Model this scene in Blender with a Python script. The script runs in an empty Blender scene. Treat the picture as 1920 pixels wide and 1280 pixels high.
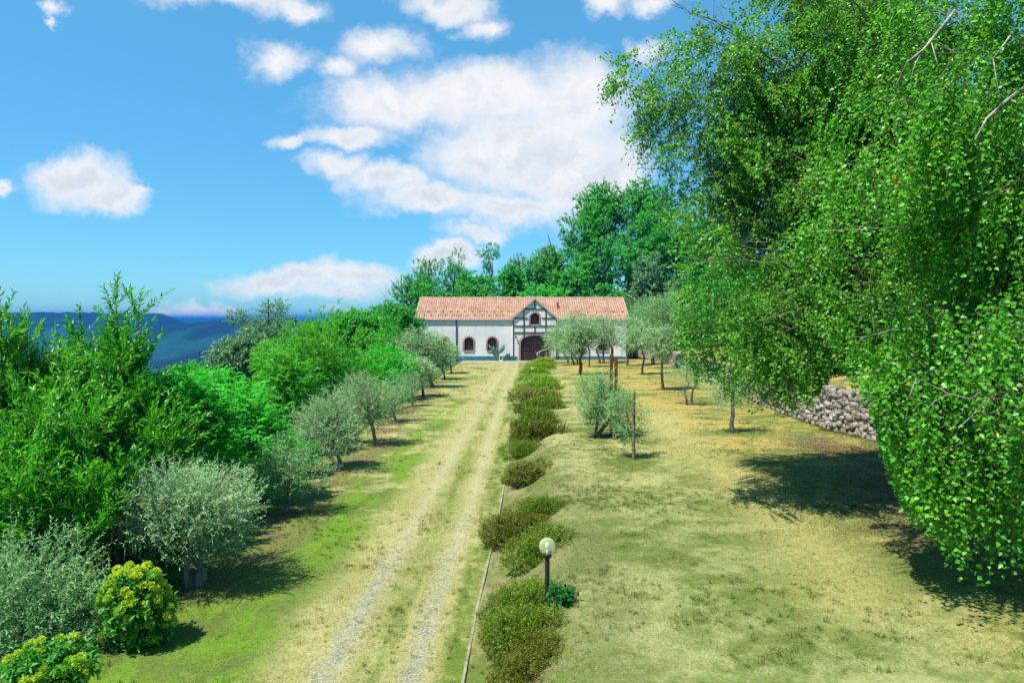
import bpy, math, random
import numpy as np
from mathutils import Vector
from mathutils.geometry import tessellate_polygon

R = math.radians
scene = bpy.context.scene
COL = scene.collection

# ------------------------------------------------------------------ camera, sky, sun, exposure
CZ = 4.7                       # eye height above the drive, metres
FPX = 1280.0                   # focal length in pixels of a 1920 wide frame
PITCH = math.atan(43.0 / FPX)
cam_data = bpy.data.cameras.new("camera")
cam_data.sensor_width = 36.0
cam_data.lens = 24.0
cam_data.clip_start = 0.1
cam_data.clip_end = 60000.0
cam = bpy.data.objects.new("camera", cam_data)
cam.location = (0, 0, CZ)
cam.rotation_euler = (math.pi / 2 - PITCH, 0, 0)
COL.objects.link(cam)
scene.camera = cam

scene.view_settings.view_transform = 'Standard'
scene.view_settings.look = 'None'
scene.view_settings.exposure = 0.85
scene.view_settings.gamma = 1.0
scene.cycles.use_denoising = False
scene.cycles.max_bounces = 8
scene.cycles.diffuse_bounces = 4
scene.cycles.glossy_bounces = 2
scene.cycles.transmission_bounces = 4
scene.cycles.transparent_max_bounces = 8
scene.cycles.volume_bounces = 0
scene.cycles.sample_clamp_indirect = 4.0

SUN_TRAVEL = Vector((0.44, 0.32, -1.0)).normalized()
sd = bpy.data.lights.new("sun", 'SUN')
sd.energy = 5.0
sd.angle = R(0.53)
sd.color = (1.0, 0.95, 0.86)
so = bpy.data.objects.new("sun", sd)
so.rotation_euler = SUN_TRAVEL.to_track_quat('-Z', 'Y').to_euler()
so.location = (0, 0, 60)
COL.objects.link(so)


class NT:
    """short-hand for building node trees"""
    def __init__(self, tree):
        self.t = tree
        self.n = tree.nodes
        self.l = tree.links

    def node(self, typ, **kw):
        nd = self.n.new(typ)
        for k, v in kw.items():
            setattr(nd, k, v)
        return nd

    def put(self, sock, v):
        if hasattr(v, 'is_output') or isinstance(v, bpy.types.NodeSocket):
            self.l.new(v, sock)
        else:
            if isinstance(v, (tuple, list)) and len(v) == 3 and sock.type == 'RGBA':
                v = (*v, 1.0)
            sock.default_value = v

    def math(self, op, a, b=0.0, c=0.0, clamp=False):
        nd = self.node('ShaderNodeMath', operation=op, use_clamp=clamp)
        self.put(nd.inputs[0], a)
        self.put(nd.inputs[1], b)
        self.put(nd.inputs[2], c)
        return nd.outputs[0]

    def vmath(self, op, a, b=(0, 0, 0), c=(0, 0, 0)):
        nd = self.node('ShaderNodeVectorMath', operation=op)
        self.put(nd.inputs[0], a)
        self.put(nd.inputs[1], b)
        if op == 'MULTIPLY_ADD':
            self.put(nd.inputs[2], c)
        return nd.outputs['Value'] if op in ('LENGTH', 'DOT_PRODUCT') else nd.outputs[0]

    def mix(self, f, a, b, blend='MIX'):
        nd = self.node('ShaderNodeMix', data_type='RGBA', blend_type=blend)
        nd.clamp_factor = True
        self.put(nd.inputs[0], f)
        self.put(nd.inputs[6], a)
        self.put(nd.inputs[7], b)
        return nd.outputs[2]

    def noise(self, vec, scale, detail=4.0, rough=0.55, dist=0.0):
        nd = self.node('ShaderNodeTexNoise')
        self.put(nd.inputs['Vector'], vec)
        nd.inputs['Scale'].default_value = scale
        nd.inputs['Detail'].default_value = detail
        nd.inputs['Roughness'].default_value = rough
        nd.inputs['Distortion'].default_value = dist
        return nd

    def ss(self, x, lo, hi):
        nd = self.node('ShaderNodeMapRange', interpolation_type='SMOOTHSTEP')
        self.put(nd.inputs['Value'], x)
        self.put(nd.inputs['From Min'], lo)
        self.put(nd.inputs['From Max'], hi)
        return nd.outputs['Result']

    def gauss(self, x, mu, sig):
        d = self.math('MULTIPLY', self.math('SUBTRACT', x, mu), 1.0 / sig)
        return self.math('EXPONENT', self.math('MULTIPLY', self.math('MULTIPLY', d, d), -1.0))


# ---- world: physical sky, with cumulus drawn by direction
world = bpy.data.worlds.new("World")
scene.world = world
world.use_nodes = True
world.node_tree.nodes.clear()
w = NT(world.node_tree)
sky = w.node('ShaderNodeTexSky', sky_type='NISHITA')
sky.sun_disc = False
toward = -SUN_TRAVEL
sky.sun_elevation = math.asin(toward.z)
sky.sun_rotation = math.atan2(toward.x, toward.y) % (2 * math.pi)
sky.altitude = 200.0
sky.air_density = 1.0
sky.dust_density = 0.4
sky.ozone_density = 2.5
skyc = w.mix(1.0, sky.outputs[0], (0.60, 1.02, 1.12), 'MULTIPLY')
hs = w.node('ShaderNodeHueSaturation')
hs.inputs['Saturation'].default_value = 1.12
w.put(hs.inputs['Color'], skyc)
skyc = w.mix(0.55, hs.outputs[0], (0.80, 2.40, 4.05))

tc = w.node('ShaderNodeTexCoord')
sep = w.node('ShaderNodeSeparateXYZ')
w.put(sep.inputs[0], tc.outputs['Generated'])
yy = w.math('MAXIMUM', sep.outputs[1], 0.02)
uu = w.math('DIVIDE', sep.outputs[0], yy)
vv = w.math('DIVIDE', sep.outputs[2], yy)
cmb = w.node('ShaderNodeCombineXYZ')
w.put(cmb.inputs[0], uu)
w.put(cmb.inputs[1], vv)
uv = cmb.outputs[0]
nz = w.noise(uv, 7.0, 5.0, 0.58)
warp = w.vmath('SUBTRACT', nz.outputs['Color'], (0.5, 0.5, 0.5))
uvw = w.vmath('MULTIPLY_ADD', warp, (0.13, 0.10, 0.0), uv)
nz2 = w.noise(uv, 34.0, 4.0, 0.6)
warp2 = w.vmath('SUBTRACT', nz2.outputs['Color'], (0.5, 0.5, 0.5))
uvw = w.vmath('MULTIPLY_ADD', warp2, (0.035, 0.03, 0.0), uvw)
# clouds: x, y, half width, half height, thinness (0 solid .. 1 wisp)
CLOUDS = [
    (735, 195, 135, 50, 0), (900, 190, 180, 62, 0), (1070, 195, 125, 90, 0), (1010, 290, 190, 95, 0),
    (1090, 350, 110, 80, 0), (880, 300, 110, 60, .1), (720, 345, 95, 32, .1), (640, 320, 55, 30, .15), (810, 378, 130, 34, .1),
    (960, 400, 150, 36, .15), (660, 260, 90, 30, .25), (570, 270, 45, 22, .4),
    (420, 0, 150, 40, .3), (560, 10, 80, 32, .4), (130, 12, 45, 26, .62), (115, 40, 22, 18, .7),
    (840, 8, 100, 38, .3), (905, 45, 50, 34, .3), (525, 108, 70, 42, .35), (720, 88, 110, 44, .35), (640, 128, 65, 30, .48),
    (1140, 8, 75, 28, .45), (1240, 5, 70, 28, .42), (1210, 92, 60, 38, .55),
    (145, 340, 82, 46, 0), (205, 368, 70, 32, .05), (2, 345, 28, 20, .1), (250, 355, 40, 18, .5),
    (560, 518, 150, 28, 0), (680, 515, 80, 30, .05), (640, 548, 110, 24, .35), (390, 582, 80, 20, 0), (320, 590, 70, 12, .4),
    (845, 482, 58, 24, 0), (900, 440, 90, 22, .45), (700, 590, 120, 18, .5),
]
field = None
for cx, cy, rx, ry, thin in CLOUDS:
    s = (FPX / rx, FPX / ry, 0.0)
    off = (-(cx - 960) / rx, -(597 - cy) / ry, 0.0)
    ln = w.vmath('LENGTH', w.vmath('MULTIPLY_ADD', uvw, s, off))
    if thin:
        ln = w.math('ADD', ln, thin * 0.75)
    if field is None:
        field = ln
    else:
        nd = w.node('ShaderNodeMath', operation='SMOOTH_MIN')
        w.put(nd.inputs[0], field)
        w.put(nd.inputs[1], ln)
        nd.inputs[2].default_value = 0.25
        field = nd.outputs[0]
nz3 = w.noise(uvw, 16.0, 6.0, 0.62)
nz3b = w.noise(w.vmath('ADD', uvw, (-0.012, 0.02, 0)), 16.0, 6.0, 0.62)
field_n = w.math('ADD', field, w.math('MULTIPLY', w.math('SUBTRACT', nz3.outputs[0], 0.5), 1.05))
alpha = w.ss(field_n, 1.40, 0.42)
alpha = w.math('MULTIPLY', alpha, w.ss(sep.outputs[1], 0.05, 0.2))
relief = w.math('MULTIPLY', w.math('SUBTRACT', nz3.outputs[0], nz3b.outputs[0]), 1.5)
thick = w.ss(field_n, 0.75, 0.05)
lowness = w.ss(w.math('ADD', vv, w.math('MULTIPLY', nz.outputs[0], 0.12)), 0.42, 0.22)
shade = w.math('SUBTRACT', w.math('ADD', 0.92, relief), w.math('MULTIPLY', w.math('MULTIPLY', thick, 0.6), lowness), clamp=True)
ccol = w.mix(shade, (0.66, 0.73, 0.84), (1.0, 1.0, 1.0))
bg_sky = w.node('ShaderNodeBackground')
w.put(bg_sky.inputs[0], skyc)
bg_sky.inputs[1].default_value = 0.105
bg_cl = w.node('ShaderNodeBackground')
w.put(bg_cl.inputs[0], ccol)
bg_cl.inputs[1].default_value = 0.54
mx = w.node('ShaderNodeMixShader')
w.put(mx.inputs[0], w.math('MULTIPLY', alpha, 0.95))
w.l.new(bg_sky.outputs[0], mx.inputs[1])
w.l.new(bg_cl.outputs[0], mx.inputs[2])
wo = w.node('ShaderNodeOutputWorld')
w.l.new(mx.outputs[0], wo.inputs[0])

# ------------------------------------------------------------------ geometry helpers
def ray(px, py):
    """world direction through a pixel of the 1920x1280 photograph, scaled so that dy = 1"""
    x = (px - 960) / FPX
    u = -(py - 640) / FPX
    cy, sy = math.cos(PITCH), math.sin(PITCH)
    dy = cy + u * sy
    dz = -sy + u * cy
    return x / dy, dz / dy


def at(px, py, Y):
    dx, dz = ray(px, py)
    return Vector((dx * Y, Y, CZ + dz * Y))


def sstep(x, a, b):
    t = np.clip((np.asarray(x, float) - a) / (b - a), 0, 1)
    return t * t * (3 - 2 * t)


def road_z(Y):
    return -0.011 * np.clip(np.asarray(Y, float) - 8.8, -15, 95)


def on_road(px, py):
    Y = 20.0
    for _ in range(30):
        dx, dz = ray(px, py)
        Y = (float(road_z(Y)) - CZ) / dz
    return Vector((dx * Y, Y, float(road_z(Y))))


_k = [on_road(*p) for p in ((865, 1280), (893, 1140), (912, 1060), (930, 985), (950, 880), (965, 800), (975, 752), (985, 718), (995, 692))]
KY = np.array([-30.0] + [p.y for p in _k] + [90.0])
KX = np.array([_k[0].x - 0.3] + [p.x for p in _k] + [_k[-1].x + 0.3])


def kerb_x(Y):
    return np.interp(Y, KY, KX)


LEFT = -6.3


def vnoise(x, y, s, seed=0):
    """cheap smooth value noise from a few sines"""
    rr = np.random.RandomState(seed)
    v = np.zeros_like(np.asarray(x, float))
    for i in range(6):
        a, b, c = rr.uniform(-1, 1), rr.uniform(-1, 1), rr.uniform(0, 6.28)
        v = v + np.sin((a * x + b * y) * s * (1 + 0.35 * i) + c) / (1 + 0.3 * i)
    return v / 3.0


def ground_z(X, Y):
    X = np.asarray(X, float)
    Y = np.asarray(Y, float)
    z = road_z(Y)
    r = X - kerb_x(Y)
    bank = np.interp(Y, [0, 20, 50, 78, 88, 95], [0.62, 0.62, 0.55, 0.42, 0.2, 0.0])
    z = z + bank * sstep(r, 0.12, 1.7) + 0.018 * np.clip(r - 1.7, 0, 12) * sstep(Y, 96, 80)
    z = z + 0.025 * vnoise(X, Y, 1.3, 3) * sstep(Y, 120, 60)
    d = np.clip(LEFT - X, 0, None)
    dl = d + np.clip(Y - 135, 0, None) * sstep(X, 40, -20) * 0.9
    z = z - 74 * (1 - np.exp(-0.30 * dl / 74)) * sstep(dl, -0.5, 3.0)
    hill = np.clip(X - 4 + (Y - 100) * 0.25, 0, 90) * 0.26 * sstep(Y, 97, 118)
    hill = hill + np.clip(X - 24, 0, 60) * 0.22 * sstep(Y, 15, 40) * sstep(Y, 118, 97)
    z = z + hill * sstep(Y, 420, 180)
    far = sstep(np.hypot(X, Y), 260, 900)
    z = z * (1 - far) + (-75.0) * far
    return z


def hit(px, py):
    """where the pixel's ray meets the ground"""
    dx, dz = ray(px, py)
    Y = 4.0
    while Y < 400:
        if CZ + dz * Y <= float(ground_z(dx * Y, Y)):
            break
        Y += 0.1
    return Vector((dx * Y, Y, float(ground_z(dx * Y, Y))))


def link(name, me, parent=None, mats=()):
    o = bpy.data.objects.new(name, me)
    for m in mats:
        me.materials.append(m)
    COL.objects.link(o)
    if parent:
        o.parent = parent
    return o


def tag(o, label=None, cat=None, group=None, kind=None):
    for k, v in (('label', label), ('category', cat), ('group', group), ('kind', kind)):
        if v:
            o[k] = v
    return o


def empty(name, loc, rz=0.0, scale=1.0):
    o = bpy.data.objects.new(name, None)
    o.location = loc
    o.rotation_euler = (0, 0, rz)
    o.scale = (scale, scale, scale)
    o.empty_display_size = 0.2
    COL.objects.link(o)
    return o


def np_mesh(name, V, T, smooth=False):
    """mesh from vertex array and triangle array"""
    me = bpy.data.meshes.new(name)
    V = np.ascontiguousarray(V, dtype=np.float32)
    T = np.ascontiguousarray(T, dtype=np.int32)
    me.vertices.add(len(V))
    me.vertices.foreach_set('co', V.ravel())
    me.loops.add(T.size)
    me.loops.foreach_set('vertex_index', T.ravel())
    me.polygons.add(len(T))
    me.polygons.foreach_set('loop_start', np.arange(0, T.size, T.shape[1], dtype=np.int32))
    me.update(calc_edges=True)
    if not smooth:
        me.shade_flat()
    return me


class MB:
    """collects boxes, tubes and plates into one mesh"""
    def __init__(self):
        self.v, self.f = [], []

    def add(self, vs, fs):
        n = len(self.v)
        self.v += [tuple(map(float, p)) for p in vs]
        self.f += [tuple(i + n for i in f) for f in fs]
        return self

    def box(self, x0, x1, y0, y1, z0, z1):
        vs = [(x, y, z) for z in (z0, z1) for y in (y0, y1) for x in (x0, x1)]
        return self.add(vs, [(0, 2, 3, 1), (4, 5, 7, 6), (0, 1, 5, 4), (2, 6, 7, 3), (0, 4, 6, 2), (1, 3, 7, 5)])

    def bar(self, a, b, w, h, up=(0, 0, 1)):
        a, b = Vector(a), Vector(b)
        d = (b - a).normalized()
        s = d.cross(Vector(up))
        if s.length < 1e-4:
            s = d.cross(Vector((0, 1, 0)))
        s.normalize()
        u = s.cross(d).normalized()
        vs = []
        for p in (a, b):
            for i, j in ((-1, -1), (1, -1), (1, 1), (-1, 1)):
                vs.append(p + s * (w / 2 * i) + u * (h / 2 * j))
        return self.add(vs, [(0, 1, 2, 3), (7, 6, 5, 4), (0, 4, 5, 1), (1, 5, 6, 2), (2, 6, 7, 3), (3, 7, 4, 0)])

    def tube(self, pts, rad, n=6, cap=True):
        pts = [Vector(p) for p in pts]
        m = len(pts)
        if not hasattr(rad, '__len__'):
            rad = [rad] * m
        vs, fs = [], []
        ref = Vector((0.3, 1, 0.1))
        for i, p in enumerate(pts):
            d = (pts[min(i + 1, m - 1)] - pts[max(i - 1, 0)]).normalized()
            s = d.cross(ref)
            if s.length < 1e-3:
                s = d.cross(Vector((1, 0, 0)))
            s.normalize()
            u = s.cross(d)
            for k in range(n):
                a = 2 * math.pi * k / n
                vs.append(p + (s * math.cos(a) + u * math.sin(a)) * rad[i])
        for i in range(m - 1):
            for k in range(n):
                k2 = (k + 1) % n
                fs.append((i * n + k, i * n + k2, (i + 1) * n + k2, (i + 1) * n + k))
        if cap:
            fs.append(tuple(range(n - 1, -1, -1)))
            fs.append(tuple((m - 1) * n + k for k in range(n)))
        return self.add(vs, fs)

    def lathe(self, prof, n=20, c=(0, 0, 0)):
        vs, fs = [], []
        for r, z in prof:
            for k in range(n):
                a = 2 * math.pi * k / n
                vs.append((c[0] + r * math.cos(a), c[1] + r * math.sin(a), c[2] + z))
        for i in range(len(prof) - 1):
            for k in range(n):
                k2 = (k + 1) % n
                fs.append((i * n + k, i * n + k2, (i + 1) * n + k2, (i + 1) * n + k))
        fs.append(tuple(range(n - 1, -1, -1)))
        fs.append(tuple((len(prof) - 1) * n + k for k in range(n)))
        return self.add(vs, fs)

    def build(self, name, mat, parent=None, smooth=False):
        me = bpy.data.meshes.new(name)
        me.from_pydata(self.v, [], self.f)
        me.update()
        if not smooth:
            me.shade_flat()
        return link(name, me, parent, [mat])


# ------------------------------------------------------------------ materials
def new_mat(name):
    m = bpy.data.materials.new(name)
    m.use_nodes = True
    m.node_tree.nodes.clear()
    t = NT(m.node_tree)
    out = t.node('ShaderNodeOutputMaterial')
    return m, t, out


def principled(t, out, col, rough=0.8, spec=0.3, metal=0.0, bump=None, bstr=0.3, bdist=0.02):
    p = t.node('ShaderNodeBsdfPrincipled')
    t.put(p.inputs['Base Color'], col)
    t.put(p.inputs['Roughness'], rough)
    p.inputs['Specular IOR Level'].default_value = spec
    p.inputs['Metallic'].default_value = metal
    if bump is not None:
        b = t.node('ShaderNodeBump')
        b.inputs['Strength'].default_value = bstr
        b.inputs['Distance'].default_value = bdist
        t.put(b.inputs['Height'], bump)
        t.l.new(b.outputs[0], p.inputs['Normal'])
    t.l.new(p.outputs[0], out.inputs[0])
    return p


def simple_mat(name, c1, c2, scale=4.0, rough=0.8, spec=0.3, metal=0.0, stretch=(1, 1, 1), bstr=0.3):
    m, t, out = new_mat(name)
    tcn = t.node('ShaderNodeTexCoord')
    v = t.vmath('MULTIPLY', tcn.outputs['Object'], stretch)
    n = t.noise(v, scale, 6.0, 0.6)
    f = t.ss(n.outputs[0], 0.3, 0.7)
    principled(t, out, t.mix(f, c1, c2), rough, spec, metal, n.outputs[0], bstr)
    return m


def leaf_mat(name, c1, c2, c3=None, c3_share=0.05, trans=0.35, rough=0.5, spec=0.35, tcol=None, clump=0.5, tone=0.0):
    """leaf colour varies leaf by leaf and clump by clump"""
    c1, c2 = (tuple(min(.8, v * g_) for v, g_ in zip(c, (1.45, 1.75, 1.45))) for c in (c1, c2))
    trans = min(.5, trans + .14)
    m, t, out = new_mat(name)
    geo = t.node('ShaderNodeNewGeometry')
    rnd = geo.outputs['Random Per Island']
    n = t.noise(geo.outputs['Position'], 1.6, 3.0, 0.6)
    oi = t.node('ShaderNodeObjectInfo')
    f = t.math('ADD', t.math('MULTIPLY', rnd, 0.75), t.math('MULTIPLY', t.math('SUBTRACT', n.outputs[0], 0.5), 2.0 * clump))
    f = t.math('ADD', f, t.math('MULTIPLY', t.math('SUBTRACT', oi.outputs['Random'], 0.5), 0.25), clamp=True)
    col = t.mix(f, c1, c2)
    o2 = t.math('FRACT', t.math('MULTIPLY', oi.outputs['Random'], 13.7))
    col = t.mix(t.math('MULTIPLY', o2, tone), col, t.mix(1.0, col, (1.9, 0.86, 1.0), 'MULTIPLY'))
    if c3:
        r2 = t.math('FRACT', t.math('MULTIPLY', rnd, 37.31))
        col = t.mix(t.math('LESS_THAN', r2, c3_share), col, c3)
    p = t.node('ShaderNodeBsdfPrincipled')
    t.put(p.inputs['Base Color'], col)
    p.inputs['Roughness'].default_value = rough
    p.inputs['Specular IOR Level'].default_value = spec
    tr = t.node('ShaderNodeBsdfTranslucent')
    t.put(tr.inputs[0], t.mix(1.0, col, tcol or (1.25, 1.15, 0.6), 'MULTIPLY'))
    mxs = t.node('ShaderNodeMixShader')
    mxs.inputs[0].default_value = trans
    t.l.new(p.outputs[0], mxs.inputs[1])
    t.l.new(tr.outputs[0], mxs.inputs[2])
    t.l.new(mxs.outputs[0], out.inputs[0])
    return m


M = {}
M['bark'] = simple_mat('bark', (0.05, 0.035, 0.022), (0.14, 0.10, 0.07), 14, 0.9, 0.1, stretch=(1, 1, 0.25))
M['bark_grey'] = simple_mat('bark_grey', (0.09, 0.08, 0.065), (0.24, 0.22, 0.19), 16, 0.9, 0.1, stretch=(1, 1, 0.3))
M['bark_birch'] = simple_mat('bark_birch', (0.055, 0.045, 0.04), (0.42, 0.39, 0.35), 3.2, 0.85, 0.2, stretch=(1.2, 1.2, 0.8), bstr=.8)
M['bark_twig'] = simple_mat('bark_twig', (0.08, 0.06, 0.035), (0.20, 0.16, 0.11), 5, 0.8, 0.2)
M['leaf_birch'] = leaf_mat('leaf_birch', (0.022, 0.120, 0.007), (0.115, 0.33, 0.014), (0.55, 0.33, 0.03), 0.006, 0.36, 0.40, 0.5)
M['leaf_birch_deep'] = leaf_mat('leaf_birch_deep', (0.032, 0.125, 0.010), (0.135, 0.31, 0.022), (0.30, 0.20, 0.03), 0.02, 0.30, 0.42, 0.45)
M['leaf_willow'] = leaf_mat('leaf_willow', (0.016, 0.12, 0.007), (0.085, 0.34, 0.016), None, 0, 0.28, 0.38, 0.5, tone=0.3)
M['leaf_robinia'] = leaf_mat('leaf_robinia', (0.012, 0.18, 0.016), (0.055, 0.42, 0.036), (0.40, 0.22, 0.02), 0.004, 0.36, 0.5, 0.35, tone=0.4)
M['leaf_bright'] = leaf_mat('leaf_bright', (0.022, 0.155, 0.008), (0.080, 0.39, 0.016), None, 0, 0.34, 0.5, 0.35, tone=0.45)
M['leaf_wood'] = leaf_mat('leaf_wood', (0.012, 0.12, 0.014), (0.040, 0.31, 0.026), None, 0, 0.26, 0.55, 0.3, clump=0.9, tone=0.6)
M['leaf_wood_grey'] = leaf_mat('leaf_wood_grey', (0.05, 0.11, 0.035), (0.13, 0.20, 0.07), None, 0, 0.26, 0.6, 0.3)
M['leaf_dark'] = leaf_mat('leaf_dark', (0.04, 0.11, 0.06), (0.11, 0.24, 0.12), None, 0, 0.2, 0.5, 0.4, tone=0.3)
M['leaf_olive'] = leaf_mat('leaf_olive', (0.09, 0.19, 0.08), (0.26, 0.40, 0.20), (0.45, 0.50, 0.40), 0.12, 0.2, 0.5, 0.35, (1, 1, 0.8), 0.3, tone=0.2)
M['leaf_olive_green'] = leaf_mat('leaf_olive_green', (0.07, 0.18, 0.06), (0.19, 0.36, 0.14), (0.36, 0.46, 0.30), 0.08, 0.2, 0.5, 0.35, (1, 1, 0.8), 0.3, tone=0.2)
M['leaf_olive_young'] = leaf_mat('leaf_olive_young', (0.10, 0.21, 0.07), (0.25, 0.40, 0.16), (0.40, 0.50, 0.32), 0.08, 0.25, 0.5, 0.35, (1, 1, 0.8), 0.3)
M['leaf_bed'] = leaf_mat('leaf_bed', (0.065, 0.13, 0.012), (0.18, 0.25, 0.024), (0.20, 0.11, 0.02), 0.2, 0.2, 0.5, 0.3)
M['leaf_bed_red'] = leaf_mat('leaf_bed_red', (0.085, 0.088, 0.012), (0.20, 0.16, 0.02), (0.10, 0.16, 0.016), 0.35, 0.2, 0.5, 0.3)
M['leaf_bed_lime'] = leaf_mat('leaf_bed_lime', (0.09, 0.17, 0.01), (0.22, 0.31, 0.02), (0.26, 0.20, 0.03), 0.12, 0.25, 0.5, 0.3)
M['leaf_flower'] = leaf_mat('leaf_flower', (0.02, 0.11, 0.012), (0.06, 0.24, 0.02), None, 0, 0.25, 0.45, 0.4)
M['leaf_flower_deep'] = leaf_mat('leaf_flower_deep', (0.008, 0.06, 0.012), (0.02, 0.13, 0.018), None, 0, 0.2, 0.5, 0.3)
M['bloom'] = leaf_mat('bloom', (0.24, 0.33, 0.018), (0.56, 0.55, 0.06), None, 0, 0.25, 0.6, 0.2, (1, 1, .7))
M['litter'] = leaf_mat('litter', (0.10, 0.04, 0.02), (0.24, 0.12, 0.075), (0.30, 0.22, 0.15), 0.1, 0.05, 0.8, 0.1)
M['timber_dark'] = simple_mat('timber_dark', (0.012, 0.013, 0.018), (0.03, 0.03, 0.034), 12, 0.7, 0.3)
M['timber_red'] = simple_mat('timber_red', (0.06, 0.022, 0.010), (0.17, 0.065, 0.026), 10, 0.8, 0.2, stretch=(3, 3, 0.6))
M['timber_old'] = simple_mat('timber_old', (0.09, 0.055, 0.035), (0.22, 0.15, 0.10), 12, 0.85, 0.2, stretch=(3, 3, 0.6))
M['stake'] = simple_mat('stake', (0.10, 0.08, 0.055), (0.22, 0.18, 0.12), 14, 0.9, 0.1, stretch=(2, 2, 0.4))
M['concrete'] = simple_mat('concrete', (0.17, 0.155, 0.10), (0.30, 0.28, 0.20), 6, 0.9, 0.2)
M['metal_black'] = simple_mat('metal_black', (0.010, 0.010, 0.011), (0.02, 0.02, 0.022), 8, 0.5, 0.4)
M['metal_grey'] = simple_mat('metal_grey', (0.30, 0.29, 0.27), (0.42, 0.41, 0.38), 8, 0.5, 0.5)
M['white_paint'] = simple_mat('white_paint', (0.62, 0.62, 0.60), (0.80, 0.80, 0.78), 6, 0.6, 0.3)
M['plinth_blue'] = simple_mat('plinth_blue', (0.025, 0.11, 0.18), (0.05, 0.17, 0.25), 1.5, 0.85, 0.2)
M['rust_pipe'] = simple_mat('rust_pipe', (0.16, 0.035, 0.015), (0.26, 0.07, 0.03), 8, 0.8, 0.2)
M['door_wood'] = simple_mat('door_wood', (0.030, 0.012, 0.010), (0.065, 0.028, 0.022), 9, 0.6, 0.3, stretch=(6, 1, 0.5))
M['bargeboard'] = simple_mat('bargeboard', (0.34, 0.24, 0.18), (0.50, 0.40, 0.32), 6, 0.8, 0.2)
M['rock'] = simple_mat('rock', (0.26, 0.26, 0.25), (0.50, 0.50, 0.48), 5, 0.9, 0.2, bstr=0.8)
M['blue_cloth'] = simple_mat('blue_cloth', (0.03, 0.09, 0.42), (0.05, 0.14, 0.60), 2, 0.6, 0.3)


def plaster_mat():
    m, t, out = new_mat('plaster')
    tcn = t.node('ShaderNodeTexCoord')
    p = tcn.outputs['Object']
    n = t.noise(p, 0.35, 5, 0.6)
    n2 = t.noise(t.vmath('MULTIPLY', p, (1.4, 1.4, 0.25)), 1.1, 5, 0.6)
    col = t.mix(t.ss(n.outputs[0], 0.38, 0.62), (0.66, 0.64, 0.61), (0.55, 0.56, 0.58))
    col = t.mix(t.math('MULTIPLY', t.ss(n2.outputs[0], 0.52, 0.75), 0.45), col, (0.34, 0.38, 0.45))
    fine = t.noise(p, 30, 4, 0.6)
    principled(t, out, col, 0.92, 0.15, 0, fine.outputs[0], 0.25)
    return m


def island_mat(name, cols, rough=0.85, spec=0.2, nscale=9.0):
    """each stone / tile / brick of the mesh gets its own tone"""
    m, t, out = new_mat(name)
    geo = t.node('ShaderNodeNewGeometry')
    ramp = t.node('ShaderNodeValToRGB')
    els = ramp.color_ramp.elements
    while len(els) < len(cols):
        els.new(0.5)
    for i, c in enumerate(cols):
        els[i].position = i / max(1, len(cols) - 1)
        els[i].color = (*c, 1)
    t.l.new(geo.outputs['Random Per Island'], ramp.inputs[0])
    n = t.noise(geo.outputs['Position'], nscale, 5, 0.65)
    col = t.mix(t.math('MULTIPLY', t.ss(n.outputs[0], 0.45, 0.75), 0.5), ramp.outputs[0], tuple(0.45 * x for x in cols[0]))
    principled(t, out, col, rough, spec, 0, n.outputs[0], 0.5)
    return m


M['plaster'] = plaster_mat()
M['tile'] = island_mat('tile', [(0.34, 0.195, 0.135), (0.40, 0.24, 0.165), (0.45, 0.285, 0.20), (0.38, 0.225, 0.155), (0.49, 0.34, 0.25)], nscale=0.5)
M['brick'] = island_mat('brick', [(0.24, 0.10, 0.08), (0.32, 0.14, 0.11), (0.20, 0.08, 0.07)])
M['brick_pale'] = simple_mat('brick_pale', (0.36, 0.17, 0.12), (0.46, 0.26, 0.20), 6, .85, .2)
M['stone'] = island_mat('stone', [(0.17, 0.14, 0.11), (0.28, 0.25, 0.21), (0.13, 0.12, 0.115), (0.26, 0.21, 0.155), (0.33, 0.30, 0.27), (0.18, 0.135, 0.11)], nscale=12)
M['mortar'] = simple_mat('mortar', (0.06, 0.052, 0.045), (0.14, 0.12, 0.10), 8, 0.95, 0.1)


def glass_mat(name, c, rough=0.12, spec=0.6):
    m, t, out = new_mat(name)
    tcn = t.node('ShaderNodeTexCoord')
    n = t.noise(tcn.outputs['Object'], 2.2, 3, 0.6)
    col = t.mix(t.ss(n.outputs[0], 0.4, 0.65), c, tuple(2.2 * x + 0.01 for x in c))
    principled(t, out, col, rough, spec)
    return m


M['pane'] = glass_mat('pane', (0.012, 0.010, 0.016))


def globe_mat():
    m, t, out = new_mat('globe_glass')
    lw = t.node('ShaderNodeLayerWeight')
    lw.inputs[0].default_value = 0.5
    tp = t.node('ShaderNodeBsdfTransparent')
    tp.inputs[0].default_value = (0.93, 0.95, 0.80, 1)
    p = t.node('ShaderNodeBsdfPrincipled')
    p.inputs['Base Color'].default_value = (0.62, 0.64, 0.42, 1)
    p.inputs['Roughness'].default_value = 0.12
    p.inputs['Specular IOR Level'].default_value = 0.6
    mxs = t.node('ShaderNodeMixShader')
    t.put(mxs.inputs[0], t.math('ADD', 0.22, t.math('MULTIPLY', lw.outputs['Facing'], 0.45)))
    t.l.new(tp.outputs[0], mxs.inputs[1])
    t.l.new(p.outputs[0], mxs.inputs[2])
    t.l.new(mxs.outputs[0], out.inputs[0])
    return m


M['globe_glass'] = globe_mat()


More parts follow.
